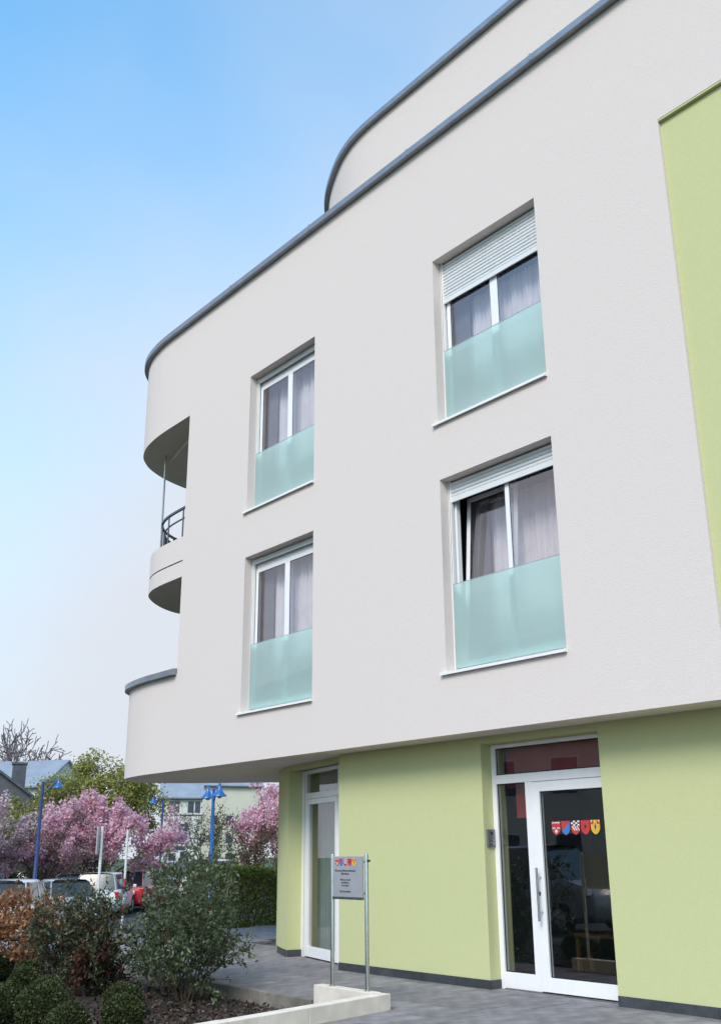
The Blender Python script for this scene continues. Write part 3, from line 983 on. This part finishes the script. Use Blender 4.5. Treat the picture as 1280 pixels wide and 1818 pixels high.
# rooms behind the two doors
r = MB()
def room(x0, x1, y0, y1, z0, z1, mt, fm, nm):
    MB().add([(x0, y0, z0), (x1, y0, z0), (x1, y1, z0), (x0, y1, z0), (x0, y0, z1), (x1, y0, z1), (x1, y1, z1), (x0, y1, z1)], [(4, 5, 6, 7), (1, 2, 6, 5), (2, 3, 7, 6), (3, 0, 4, 7)]).build(nm + '_wall', mt, B)
    MB().add([(x0, y0, z0 + .003), (x1, y0, z0 + .003), (x1, y1, z0 + .003), (x0, y1, z0 + .003)], [(0, 1, 2, 3)]).build(nm + '_floor', fm, B)
room(-10.4, -6.6, 9.73, 13.0, .0, 2.87, 'lobby', 'lobbyfloor', 'lobby')
room(-13.15, -10.5, 10.4, 13.0, .0, 2.87, 'lobby', 'lobbyfloor', 'side_room')
MB().prism([(-8.93, 9.64), (-6.62, 9.64), (-6.62, 9.69), (-8.93, 9.69)], 2.26, 2.86).prism([(-8.80, 9.641), (-8.46, 9.641), (-8.46, 9.689), (-8.80, 9.689)], 1.9, 2.26).build('red_bulkhead', 'red', B)
# small wooden bench inside
tb = thing('wooden_bench', 'low light wood bench standing inside the entrance door', 'bench', (-9.3, 11.7, .003))
MB().box(-9.65, -8.9, 11.55, 11.9, .42, .47).build('seat', 'wood', tb, bevel=.004)
for xx in (-9.63, -8.97):
    for yy in (11.57, 11.83):
        MB().box(xx, xx + .05, yy, yy + .05, .003, .42).build('leg', 'wood', tb)

# intercom on the door reveal
ic = thing('intercom', 'small grey metal intercom plate on the green door reveal', 'intercom', (DX0, 9.4, 1.67))
MB().box(DX0 + .0005, DX0 + .028, 9.335, 9.462, 1.575, 1.775).build('housing', 'intercom', ic, bevel=.004)
MB().tube((DX0 + .0285, 9.40, 1.73), (DX0 + .031, 9.40, 1.73), .02, n=12).build('camera_lens', 'black', ic)
for k in range(2):
    MB().box(DX0 + .0282, DX0 + .032, 9.36, 9.44, 1.60 + k * .035, 1.62 + k * .035).build('call_button', 'steel', ic, bevel=.001)

# ================================================================== sign on two steel posts
sg = thing('information_sign', 'grey plate with five coats of arms between two steel posts', 'sign', (-9.19, 7.33, .152))
for x in (-9.49, -8.897):
    MB().lathe([(.0215, 0), (.0215, 1.335), (.018, 1.348), (.008, 1.353)], (x, 7.33, .152), 16).build('post', 'steel', sg, smooth='auto')
    MB().lathe([(.034, 0), (.034, .006), (.024, .008)], (x, 7.33, .1525), 16).build('base_collar', 'steel', sg)
pn = MB().box(-9.452, -8.937, 7.305, 7.322, 1.04, 1.477).build('sign_plate', 'plate', sg, bevel=.002)
MB().box(-9.455, -8.934, 7.300, 7.326, 1.033, 1.062).build('bottom_rail', 'steel', sg, bevel=.002)
for x in (-9.4605, -8.9285):
    for z in (1.10, 1.42):
        MB().tube((x, 7.318, z), (x, 7.33, z), .012, n=8).build('clamp', 'steel', sg)
MB().tube((-8.875, 7.33, 1.43), (-8.842, 7.33, 1.43), .012, n=10).build('knob', 'black', sg)
crests(-9.415, -9.04, 1.415, .078, 7.3035, pn)
def line(cx, z, wd, h_, words_):
    tot = sum(words_) + .25 * (len(words_) - 1)
    x = cx - wd / 2
    for q in words_:
        ww = wd * q / tot
        n_ = max(2, int(ww / (h_ * .75)))
        m_ = MB()
        for k in range(n_):
            hh = h_ * (1 if k == 0 else random.choice((.68, .68, .95)))
            a = x + ww * k / n_
            m_.add([(a, 7.3042, z), (a + ww / n_ * .78, 7.3042, z), (a + ww / n_ * .78, 7.3042, z + hh), (a, 7.3042, z + hh)], [(0, 1, 2, 3)])
        m_.build('lettering', 'ink', pn)
        x += ww + wd * .25 / tot
line(-9.23, 1.318, .36, .022, [4, 7]); line(-9.23, 1.286, .14, .022, [5])
line(-9.23, 1.226, .18, .018, [4, 3]); line(-9.23, 1.196, .14, .018, [6]); line(-9.23, 1.166, .13, .018, [3, 3]); line(-9.23, 1.105, .19, .020, [2, 5])

# ================================================================== PLANTS NEAR THE HOUSE
START = .12
def shrub(name, label, base, height, width, seed, leaf, nleaf, ll, lw_, stems=9, group=None, ang0=.55, stem='brownstem'):
    rng = np.random.default_rng(seed)
    t = thing(name, label, 'shrub', base, group=group)
    segs, pts = [], []
    for k in range(stems):
        a = 2 * math.pi * (k + rng.random() * .7) / stems
        tilt = ang0 * (.35 + .9 * rng.random())
        d = (math.cos(a) * math.sin(tilt) * width, math.sin(a) * math.sin(tilt) * width, math.cos(tilt))
        b = (base[0] + math.cos(a) * .07, base[1] + math.sin(a) * .07, base[2] - .03)
        grow(rng, b, d, height * (.72 + .4 * rng.random()), .013, 0, 2, [9, 6], [.75, .8], [.42, .45], [.25, .1, .1], [7, 4, 3], segs, pts, 1)
    near = lambda p: math.hypot(p[0] - base[0], p[1] - base[1]) < .95 * width + .12 and (p[0] - base[0]) * .63 + (p[1] - base[1]) * .77 < (1.05 if p[2] < .6 else .52) and (p[0] - base[0]) * -.63 + (p[1] - base[1]) * -.77 < (.80 if p[2] < .8 else .55)
    segs = [q for q in segs if near(q[1])]
    pts = [q for q in pts if near(q[1])]
    tubes('stems', segs, stem, t, 5, .0022)
    P_, D_ = along(rng, pts, nleaf, .02)
    tag(quads('foliage', leaves(rng, P_, ll, lw_, D_, 1.5), leaf, t), kind='stuff')
    return t
shrub('evergreen_shrub', 'tall evergreen shrub with spreading bare lower stems beside the terrace kerb', (-11.6, 6.75, -.15), 1.56, 1.12, 11, 'leaf_shrub', 9000, .058, .025, 11)
shrub('evergreen_shrub', 'grey green evergreen shrub between the brown beech hedge and the terrace shrub', (-13.0, 6.05, -.15), 1.06, .62, 12, 'leaf_shrub2', 9500, .052, .024, 12)
shrub('evergreen_shrub', 'upright dark evergreen shrub behind the terrace shrub, nearer the red car', (-12.45, 7.0, -.15), 1.02, .5, 13, 'leaf_shrub', 4000, .056, .024, 8)
shrub('brown_leaved_shrub', 'low red brown leaved shrub between the two evergreen shrubs', (-12.9, 6.25, -.15), .72, .6, 14, 'leaf_redbrown', 3000, .055, .03, 8)

def volume_pts(rng, n, f):                            # rejection sampling, denser towards the skin
    o = []
    while len(o) < n:
        p, ok = f()
        if ok:
            o.append(p)
    return np.array(o)
# beech hedge with last year's brown leaves
t = thing('beech_hedge', 'copper brown leaved beech hedge in front of the parked white car', 'hedge', (-16.2, 5.2, -.15))
rng = np.random.default_rng(21)
segs, pts = [], []
for k in range(44):
    b = (-17.2 + 3.0 * rng.random(), 3.6 + 2.9 * rng.random(), -.18)
    grow(rng, b, (rng.normal() * .25, rng.normal() * .25, 1), (.80 + .22 * rng.random()), .012, 0, 2, [6, 5], [.7, .8], [.42, .45], [.3, .1], [6, 3, 2], segs, pts, 1)
tubes('stems', segs, 'brownstem', t, 4, .003)
P_, D_ = along(rng, pts, 22000, .03)
tag(quads('foliage', leaves(rng, P_, .07, .042, D_, 1.6), 'leaf_beech', t), kind='stuff')

# clipped box balls
def ball(x, y, r, label, seed):
    rng = np.random.default_rng(seed)
    t = thing('box_ball', label, 'shrub', (x, y, -.15), group='clipped box balls in the planting bed')
    n = int(5200 * (r / .2) ** 2)
    d = rng.normal(size=(n, 3)); d /= np.linalg.norm(d, axis=1, keepdims=True)
    lump = 1 + .06 * np.sin(d[:, :1] * 5 + seed) * np.cos(d[:, 1:2] * 4 + seed) + .04 * np.sin(d[:, 2:] * 7 + seed)
    rad = r * (1 - .38 * rng.random((n, 1)) ** 2.2) * lump
    p = d * rad * np.array([1.03, 1.03, .93]) + np.array([x, y, -.15 + r * .86])
    p[:, 2] = np.maximum(p[:, 2], -.16)
    tag(quads('foliage', leaves(rng, p, .028, .017, d, 1.2), 'leaf_box', t), kind='stuff')
    segs = []
    for k in range(14):
        dd_ = rng.normal(size=3); dd_[2] = abs(dd_[2]) + .4; dd_ /= np.linalg.norm(dd_)
        segs.append((np.array([x, y, -.17]), np.array([x, y, -.12]) + dd_ * r * 1.1, .008, .003))
    tubes('stems', segs, 'brownstem', t, 4)
ball(-10.75, 4.62, .25, 'large front box ball, lowest left of the bed at the picture corner', 31)
ball(-11.6, 5.02, .22, 'large box ball just above the big front left one', 32)
ball(-12.9, 5.30, .21, 'box ball in the second row near the left picture edge', 33)
ball(-13.9, 5.75, .20, 'box ball in the middle of the bed behind the second row', 34)
ball(-15.0, 5.75, .21, 'rearmost box ball under the brown beech hedge', 35)
ball(-10.9, 5.57, .20, 'dark box ball standing alone on bare mulch in mid bed', 36)
ball(-9.98, 5.12, .20, 'box ball cut by the lower picture edge in front of the lone dark one', 37)
ball(-9.9, 4.52, .19, 'small box ball at the lower picture edge between its larger neighbours', 38)
ball(-11.35, 4.37, .22, 'box ball cut by the left picture edge', 39)

# clipped green hedge behind the terrace
rng = np.random.default_rng(41)
t = thing('privet_hedge', 'clipped yellow green hedge closing the terrace behind the building corner', 'hedge', (-20.9, 13, -.2))
HA, HB, HW, HH = Vector((-20.7, 12.2)), Vector((-21.4, 19.5)), 1.1, 1.38
hd = (HB - HA).normalized(); hn = Vector((-hd.y, hd.x)); HL = (HB - HA).length
n = 26000
s_ = rng.random(n) * HL
a = (1 - rng.random(n) ** 2.2) * rng.choice([-1, 1], n) * .5
top = rng.random(n) < .38
z = np.where(top, HH - rng.random(n) ** 2 * .3, rng.random(n) * HH)
a = np.where(top, rng.random(n) - .5, a)
z = z * (1 + .05 * np.sin(s_ * 2.1) + .03 * np.sin(s_ * 5.3))
a = a * (1 + .08 * np.sin(s_ * 1.7 + z * 2))
P_ = np.stack([HA.x + hd.x * s_ + hn.x * a * HW, HA.y + hd.y * s_ + hn.y * a * HW, z - .2], 1)
D_ = np.stack([hn.x * a, hn.y * a, np.full(n, .35)], 1)
tag(quads('foliage', leaves(rng, P_, .085, .04, D_, 1.4), 'leaf_hedge', t), kind='stuff')
segs, pts = [], []
for k in range(46):
    b = HA + hd * (HL * (k + .5) / 46)
    grow(rng, (b.x, b.y, -.22), (rng.normal() * .15, rng.normal() * .15, 1), 1.3, .016, 0, 1, [7], [.7], [.4], [.3, .1], [5, 3], segs, pts, 1)
tubes('stems', segs, 'brownstem', t, 4, .004)

# ================================================================== TREES
START = .35
GZ = -.66
def tree(name, label, loc, h, spread, seed, leaf, nleaf, ll, kind='cherry', barkm='bark', off=.10, minr=.006, group=None):
    rng = np.random.default_rng(seed)
    loc = (loc[0], loc[1], loc[2] if len(loc) > 2 else GZ)
    t = thing(name, label, 'tree', loc, group=group)
    segs, pts = [], []
    if kind == 'cherry':
        trunk = h * .26
        segs.append((np.array(loc), np.array(loc) + [0, 0, trunk], h * .032, h * .024))
        nl = 7
        for k in range(nl):
            a = 2 * math.pi * (k + .6 * rng.random()) / nl
            til = R(28 + 36 * rng.random())
            d = (math.cos(a) * math.sin(til) * spread, math.sin(a) * math.sin(til) * spread, math.cos(til))
            grow(rng, np.array(loc) + [0, 0, trunk * (.75 + .25 * rng.random())], d, h * .62 * (.8 + .35 * rng.random()), h * .014, 0, 2, [7, 6], [.7, .75], [.45, .45], [.18, .1, .05], [7, 4, 3], segs, pts, 1)
    elif kind == 'bare':
        trunk = h * .3
        segs.append((np.array(loc), np.array(loc) + [0, 0, trunk], h * .024, h * .018))
        for k in range(7):
            a = 2 * math.pi * (k + .6 * rng.random()) / 7
            til = R(15 + 35 * rng.random())
            d = (math.cos(a) * math.sin(til) * spread, math.sin(a) * math.sin(til) * spread, math.cos(til))
            grow(rng, np.array(loc) + [0, 0, trunk * (.8 + .2 * rng.random())], d, h * .58 * (.8 + .3 * rng.random()), h * .011, 0, 3, [6, 5, 4], [.6, .65, .7], [.5, .5, .5], [.3, .2, .15], [6, 4, 3, 2], segs, pts, 2)
    elif kind == 'willow':
        trunk = h * .3
        segs.append((np.array(loc), np.array(loc) + [0, 0, trunk], h * .03, h * .024))
        for k in range(9):
            a = 2 * math.pi * (k + .6 * rng.random()) / 9
            til = R(10 + 45 * rng.random())
            d = (math.cos(a) * math.sin(til) * spread, math.sin(a) * math.sin(til) * spread, math.cos(til))
            grow(rng, np.array(loc) + [0, 0, trunk * (.8 + .2 * rng.random())], d, h * .6 * (.75 + .4 * rng.random()), h * .013, 0, 2, [8, 6], [.7, .9], [.42, .55], [.2, -.6, -1.4], [7, 5, 5], segs, pts, 1)
    elif kind == 'bush':
        for k in range(12):
            a = 2 * math.pi * (k + .6 * rng.random()) / 12
            til = R(8 + 52 * rng.random())
            d = (math.cos(a) * math.sin(til) * spread, math.sin(a) * math.sin(til) * spread, math.cos(til))
            grow(rng, np.array(loc), d, h * .85 * (.75 + .35 * rng.random()), h * .012, 0, 2, [7, 5], [.65, .7], [.42, .45], [.2, .1], [6, 4, 3], segs, pts, 1)
    tubes('trunk', segs, barkm, t, 5, minr)
    if nleaf:
        P_, D_ = along(rng, pts, nleaf, off)
        tag(quads('crown', leaves(rng, P_, ll, ll * .7, D_, 2.5), leaf, t), kind='stuff')
    return t
tree('cherry_tree', 'bright pink blossoming cherry tree left of the white house', (-40.5, 19.2), 4.9, .66, 51, 'blossom', 34000, .12, group='pink cherry trees')
tree('cherry_tree', 'bright pink blossoming cherry tree right of the blue lamp, beside the building', (-34.4, 25.9), 5.5, .66, 52, 'blossom', 36000, .12, group='pink cherry trees')
tree('cherry_tree', 'pale pink blossoming cherry tree at the left picture edge', (-40.8, 13.5), 4.4, 1.1, 53, 'blossom3', 17000, .11, group='pink cherry trees')
tree('budding_tree', 'dusky mauve budding tree behind the blue street lamp', (-40.4, 17.0), 4.0, 1.25, 54, 'blossom2', 3600, .085, barkm='bark', off=.12)
tree('budding_tree', 'thin brown budding tree between dusky tree and pink cherry', (-43.5, 19.4), 4.1, 1.1, 55, 'leaf_bronze', 4200, .08, off=.12)
tree('bronze_shrub', 'bronze leaved bush under the right pink cherry beside the green wall', (-29.0, 19.9, -.66), 3.1, 1.2, 56, 'leaf_bronze', 9000, .075, kind='bush')
tree('willow_tree', 'tall yellow green weeping willow rising behind the pink cherry', (-72.0, 34.0), 9.4, 1.2, 57, 'leaf_willow', 26000, .20, kind='willow', off=.25, minr=.015)
tree('willow_tree', 'yellow green willow left half of the pair behind the lamp', (-75.5, 31.5), 8.2, 1.15, 58, 'leaf_willow', 18000, .20, kind='willow', off=.25, minr=.015)
tree('bare_tree', 'bare purple grey winter tree above the chimney roof', (-121.3, 46.4), 14.6, 1.05, 59, None, 0, .1, kind='bare', barkm='twig', minr=.045)
tree('young_tree', 'thin pale leafed young tree in front of the white house', (-60.5, 36.2), 5.0, .6, 60, 'leaf_olive', 1500, .12, off=.12)
for i, (px, py, hh, lab) in enumerate([(-46.5, 16.5, 2.6, 'olive green bush behind the dusky mauve tree'), (-47, 19.8, 2.5, 'olive green bush behind the white signpost'), (-46.5, 22.0, 2.3, 'dark olive bush below the bright pink cherry'), (-46.0, 25.6, 1.7, 'olive bush below the lit white house'), (-50, 14.8, 2.6, 'olive green bush at the far left behind the dark car'), (-46, 28.5, 1.8, 'olive bush behind the blue lamp pole'), (-42.5, 31.0, 2.4, 'olive bush behind the right pink cherry')]):
    tree('olive_bush', lab, (px, py), hh, 1.4, 70 + i, 'leaf_olive', 6500, .10, kind='bush', off=.12, group='olive bushes along the car park')

# ================================================================== HOUSES IN THE DISTANCE
def house(name, label, c, rotz, wd, dp, eave, ridge, wallm, roofm, wins, z0=GZ, chim=None, trim=True, over=.4):
    """front of the house is its local -y side"""
    t = thing(name, label, 'house', (c[0], c[1], z0), rotz, local=True)
    a, b = wd / 2, dp / 2
    m_ = MB()
    m_.add([(-a, -b, 0), (a, -b, 0), (a, b, 0), (-a, b, 0), (-a, -b, eave), (a, -b, eave), (a, b, eave), (-a, b, eave), (-a, 0, ridge), (a, 0, ridge)],
           [(0, 1, 5, 4), (2, 3, 7, 6), (1, 2, 6, 9, 5), (3, 0, 4, 8, 7), (4, 5, 9, 8), (6, 7, 8, 9)])
    m_.build('wall', wallm, t)
    rf = MB()
    sl = (ridge - eave) / b
    for s_ in (-1, 1):
        e0 = (s_ * (b + over), eave - sl * over)
        rf.add([(-a - .3, e0[0], e0[1] + .02), (a + .3, e0[0], e0[1] + .02), (a + .3, 0, ridge + .02), (-a - .3, 0, ridge + .02),
                (-a - .3, e0[0], e0[1] + .22), (a + .3, e0[0], e0[1] + .22), (a + .3, 0, ridge + .24), (-a - .3, 0, ridge + .24)],
               [(0, 3, 2, 1), (4, 5, 6, 7), (0, 1, 5, 4), (1, 2, 6, 5), (3, 0, 4, 7)])
    ro_ = rf.build('roof', roofm, t)
    if trim:
        MB().tube((-a - .3, -b - over - .06, eave - sl * over + .02), (a + .3, -b - over - .06, eave - sl * over + .02), .08, n=8).build('gutter', 'housetrim', ro_)
    if chim:
        cx, cy, cw, ch = chim
        MB().box(cx - cw / 2, cx + cw / 2, cy - cw / 2, cy + cw / 2, eave, ch).box(cx - cw / 2 - .08, cx + cw / 2 + .08, cy - cw / 2 - .08, cy + cw / 2 + .08, ch, ch + .15).build('chimney', 'slate', ro_)
    for (x0, x1, q0, q1) in wins:
        f = MB().box(x0 - .07, x1 + .07, -b - .03, -b - .002, q0 - .07, q1 + .07).build('window', 'signwhite' if wallm != 'whitehouse' else 'housetrim', t)
        MB().box(x0, x1, -b - .045, -b - .032, q0, q1).build('pane', 'housewin', f)
    return t
def facing(c):
    """turn the local -y side towards the open car park and street"""
    return math.atan2(c[1], c[0]) - math.pi / 2
hc = (-131.5, 74.0)
hw = house('white_house', 'white three storey house with pale grey roof behind the car park', (-135, 76.5), facing((-135, 76.5)) + .0, 5.6, 9.5, 10.0, 13.6, 'whitehouse', 'greyroof',
      [(-1.7, -.3, 7.9, 9.3), (1.0, 1.7, 7.9, 9.3), (2.0, 2.6, 7.9, 9.3), (-.2, 1.0, 4.6, 6.3), (-1.6, -.7, 4.7, 5.1), (-2.0, .8, 2.9, 3.3), (-1.4, -.5, .9, 2.4), (.2, 1.3, .9, 2.6)])
for z in (7.45, 4.35):
    MB().box(-2.85, 2.85, -4.83, -4.752, z, z + .14).build('storey_band', 'housetrim', hw)
house('cream_house', 'cream house with brown tiled roof behind the tall blue lamp', (-150, 92), facing((-150, 92)) + .25, 12, 9, 13.0, 16.5, 'creamhouse', 'greyroof', [(-5 + 2.6 * k, -3.8 + 2.6 * k, z, z + 1.4) for k in range(4) for z in (1, 4, 6.8)])
house('gabled_house', 'dark slate gabled house with big square chimney at the left edge', (-84.3, 29.9), math.atan2(.335, -.942), 9, 8.6, 5.9, 8.9, 'housetrim', 'slate', [(-3, -1.8, 1, 2.4), (1, 2.2, 1, 2.4)], chim=(-1, -2.4, 1.05, 9.2))
house('long_house', 'pale rendered house with light grey roof behind the chimney house', (-117, 43.6), facing((-117, 43.6)) - .55, 15, 10, 9.3, 12.2, 'whitehouse', 'greyroof', [(-5 + 3 * k, -3.6 + 3 * k, z, z + 1.4) for k in range(4) for z in (2.6, 6.0)])
# across the street: only the panes and the frosted glass show them
house('street_house', 'pale gabled house across the street, seen only mirrored in the glass balustrades', (-29, -19), math.pi - .15, 10, 9, 6.6, 11.2, 'creamhouse', 'slate', [(-4 + 3 * k, -2.8 + 3 * k, z, z + 1.4) for k in range(3) for z in (1, 4)], z0=-.2)
house('street_house', 'white gabled house down the street, seen only mirrored in the lower left window', (-50, -17), math.pi + .2, 11, 9, 7.2, 12.0, 'whitehouse', 'tile', [(-4 + 3 * k, -2.8 + 3 * k, z, z + 1.4) for k in range(3) for z in (1, 4)], z0=-.66)

# ================================================================== STREET LAMPS, POSTS
def lamp(label, x, y, h, heads, ang, k=.64, pm='poleblue'):
    t = thing('street_lamp', label, 'street lamp', (x, y, GZ), ang, group='blue street lamps', local=True)
    MB().lathe([(.13, 0), (.13, .9), (.075, 1.0), (.06, h * .8), (.05, h)], (0, 0, 0), 14).build('pole', pm, t, smooth='auto')
    for s_ in heads:
        MB().tube((0, 0, h * .9), (s_ * k * .85, 0, h + .12), .026, n=8).tube((0, 0, h - .05), (s_ * k * .85, 0, h + .08), .02, n=8).build('arm', pm, t, smooth='auto')
        MB().lathe([(r * k, z * k) for r, z in [(.05, .05), (.06, -.08), (.11, -.18), (.16, -.30), (.30, -.44), (.31, -.48), (.27, -.48)]], (s_ * k * .85, 0, h + .1), 20).build('lamp_shade', 'lampblue', t, smooth='auto')
        MB().lathe([(r * k, z * k) for r, z in [(.02, -.46), (.11, -.45), (.10, -.52), (.02, -.56)]], (s_ * k * .85, 0, h + .1), 12).build('lamp_bulb', 'signwhite', t, smooth='auto')
lamp('blue street lamp with one bell shade rising from the parked cars at left', -37.0, 15.2, 4.75, (1,), math.atan2(.5, .22) - .0)
lamp('tall bright blue street lamp seen under the overhang beside the pink cherry', -30.8, 18.68, 4.3, (1, -1), math.atan2(.51, -.86) + .28, .8, 'lampblue')
lamp('slim blue street lamp in front of the white house', -52.7, 28.7, 5.15, (-1,), math.atan2(.87, .48))
t = thing('parking_sign', 'grey parking sign seen edge on, on a white post', 'sign', (-30.7, 14.66, GZ))
MB().tube((-30.7, 14.66, GZ), (-30.7, 14.66, 2.38), .045, n=10).build('post', 'signwhite', t, smooth='auto')
v = Vector((.90, -.44, 0)); 
MB().obox((-30.55, 14.50), (-31.05, 14.80), .05, .08, 1.55, 2.36).build('sign_plate', 'galv', t)
t = thing('marker_pole', 'thin red and white banded marker pole before the red car', 'pole', (-26.77, 13.54, GZ))
for k in range(9):
    MB().tube((-26.77, 13.54, GZ + k * .315), (-26.77, 13.54, GZ + (k + 1) * .315), .033, n=10).build('band', 'signwhite' if (k >= 5 or k % 2) else 'signred', t, smooth='auto')

# ================================================================== CARS
def car(label, loc, rotz, pm, kind='hatch', L=4.2, W=1.76, H=1.47, group='cars parked behind the planting bed'):
    t = thing('parked_car', label, 'car', loc, rotz, group=group, local=True)
    a = L / 2
    if kind == 'suv':
        hood, ws0, ws1, rb, rt_ = .70, .50, .22, -.80, -.93
    elif kind == 'van':
        hood, ws0, ws1, rb, rt_ = .60, .60, .26, -.90, -.96
    elif kind == 'saloon':
        hood, ws0, ws1, rb, rt_ = .62, .42, .10, -.45, -.76
    else:
        hood, ws0, ws1, rb, rt_ = .66, .46, .14, -.68, -.92
    belt = H * .62
    hoodz = H * .60
    # lower body: stations along x with (x, z_bottom, z_top, half width)
    st = [(-1.0, .45, belt * .82, .80), (-.985, .32, belt * .97, .90), (-.93, .24, belt, .96), (-.75, .20, belt + .02, 1.0), (-.4, .20, belt + .0, 1.0), (0, .20, belt - .01, 1.0), (ws0 * .8, .20, belt - .02, 1.0), (ws0 + .06, .20, hoodz + .04, .99),
          (.72, .21, hoodz - .02, .97), (.88, .24, hoodz * .90, .92), (.965, .28, hoodz * .78, .82), (1.0, .36, hoodz * .64, .68)]
    V, F = [], []
    for x, zb, zt, hw_ in st:
        y_ = hw_ * W / 2
        ring = [(-y_ * .86, zb), (-y_ * .99, zb + .12), (-y_, (zb + zt) / 2), (-y_ * .985, zt - .09), (-y_ * .90, zt), (0, zt + .02), (y_ * .90, zt), (y_ * .985, zt - .09), (y_, (zb + zt) / 2), (y_ * .99, zb + .12), (y_ * .86, zb)]
        V += [(x * a, p[0], p[1]) for p in ring]
    k = 11
    for i in range(len(st) - 1):
        F += [(i * k + j, i * k + (j + 1) % k, (i + 1) * k + (j + 1) % k, (i + 1) * k + j) for j in range(k)]
    F += [tuple(range(k - 1, -1, -1)), tuple((len(st) - 1) * k + j for j in range(k))]
    MB().add(V, F).build('body', P[pm], t, smooth='auto')
    # greenhouse
    def ring(x, hw_, z):
        return [(x * a, -hw_ * W / 2, z), (x * a, hw_ * W / 2, z)]
    base = [(rt_ + .015, .82), (rb - .02, .86), (-.2, .88), (.2, .875), (ws0 + .10, .80)]
    roof = [(rb - .02, .66), (rb + .12, .70), (-.2, .72), (ws1 - .12, .71), (ws1, .66)]
    g = MB()
    V = []
    for (x0, w0), (x1, w1) in zip(base, roof):
        V += [(x0 * a, -w0 * W / 2, belt - .03), (x1 * a, -w1 * W / 2, H - .055), (x1 * a, w1 * W / 2, H - .055), (x0 * a, w0 * W / 2, belt - .03)]
    F = []
    for i in range(4):
        F += [(i * 4 + j, i * 4 + j + 1, (i + 1) * 4 + j + 1, (i + 1) * 4 + j) for j in range(3)]
    F += [(0, 1, 2, 3), (19, 18, 17, 16)]
    g.add(V, F).build('windows', 'carglass', t)
    rf = MB()
    V = []
    for x1, w1 in [(rb - .045, .62)] + roof[1:-1] + [(ws1 + .02, .62)]:
        y_ = w1 * W / 2
        V += [(x1 * a, -y_ - .015, H - .075), (x1 * a, -y_ * .9, H - .02), (x1 * a, 0, H), (x1 * a, y_ * .9, H - .02), (x1 * a, y_ + .015, H - .075)]
    F = [(i * 5 + j, i * 5 + j + 1, (i + 1) * 5 + j + 1, (i + 1) * 5 + j) for i in range(4) for j in range(4)]
    rf.add(V, F).build('roof', P[pm], t, smooth='auto')
    for s_ in (-1, 1):
        for i, wpx in ((0, .05), (2, .035), (4, .035)):
            (x0, w0), (x1, w1) = base[i], roof[i]
            p0 = Vector((x0 * a, s_ * (w0 * W / 2 + .004), belt - .03)); p1 = Vector((x1 * a, s_ * (w1 * W / 2 + .004), H - .06))
            q = Vector((wpx * 1.2, 0, 0))
            o_ = Vector((0, s_ * .008, 0))
            MB().add([p0 - q, p0 + q, p1 + q, p1 - q, p0 - q + o_, p0 + q + o_, p1 + q + o_, p1 - q + o_], [(0, 3, 2, 1), (4, 5, 6, 7), (0, 1, 5, 4), (1, 2, 6, 5), (2, 3, 7, 6), (3, 0, 4, 7)]).build('pillar', P[pm], t)
        MB().box((ws0 - .02) * a, (ws0 + .06) * a, s_ * W * .5 - .02, s_ * W * .5 + .14 * s_, belt + .0, belt + .12).build('wing_mirror', P[pm], t, bevel=.02)
        MB().box(.90 * a, .962 * a, s_ * W * .43 - .1, s_ * W * .43 + .05, hoodz * .72, hoodz * .88).build('headlight', 'head', t, bevel=.02)
        MB().box(-.992 * a, -.93 * a, s_ * W * .43 - .09, s_ * W * .43 + .065, belt * .70, belt * .95).build('tail_light', 'tail', t, bevel=.02)
        for x in (-.62, .63):
            wh = MB().lathe([(.20, -.09), (.30, -.10), (.325, -.06), (.325, .06), (.30, .10), (.20, .09)], (0, 0, 0), 20)
            wo = wh.build('wheel', 'tyre', t, smooth='auto')
            wo.rotation_euler = (R(90), 0, 0)
            wo.location = (x * a, s_ * (W / 2 - .085), .325)
            ri = MB().lathe([(.03, -.104), (.19, -.098), (.20, -.06), (.20, .06), (.19, .098), (.03, .104)], (0, 0, 0), 14).build('rim', 'rim', wo, smooth='auto')
    MB().box(-1.005 * a, -.985 * a, -.26, .26, .52, .64).build('number_plate', 'signwhite', t)
    MB().box(.985 * a, 1.006 * a, -.26, .26, .38, .50).build('number_plate', 'signwhite', t)
    return t
car('white car nearest to the brown beech hedge', (-27.9, 10.95, -.64), R(146), 'white', 'hatch', 4.4, 1.8, 1.58)
car('dark blue estate car at the left picture edge beside the lamp pole', (-45.2, 16.6, -.64), R(-25), 'blue', 'suv', 4.5, 1.82, 1.62)
car('small white car with red tail lights behind the blue lamp pole', (-48.6, 19.3, -.64), R(40), 'white', 'hatch', 3.9, 1.7, 1.5)
car('silver car parked left of the grey saloon', (-33.6, 14.7, -.64), R(172), 'silver', 'saloon', 4.5, 1.78, 1.45)
car('dark grey saloon behind the silver car', (-39.0, 17.6, -.64), R(155), 'grey', 'saloon', 4.6, 1.8, 1.52)
car('white estate car between the sign post and the marker pole', (-38.0, 18.4, -.64), R(145), 'white', 'suv', 4.4, 1.8, 1.56)
car('red car parked right of the marker pole', (-41.0, 21.4, -.64), R(135), 'red', 'hatch', 4.0, 1.74, 1.55)
car('white car glimpsed over the green hedge beside the building', (-44.0, 27.0, -.64), R(120), 'white', 'hatch', 4.2, 1.75, 1.95)
car('silver car glimpsed behind the blue lamp over the shrubs', (-45.0, 24.9, -.64), R(120), 'silver', 'hatch', 4.2, 1.75, 1.9)
car('grey people carrier at the kerb across from the door, seen mirrored in it', (-17.0, -.35, -.185), R(4), 'grey', 'van', 4.6, 1.85, 1.85, 'cars standing in the street')
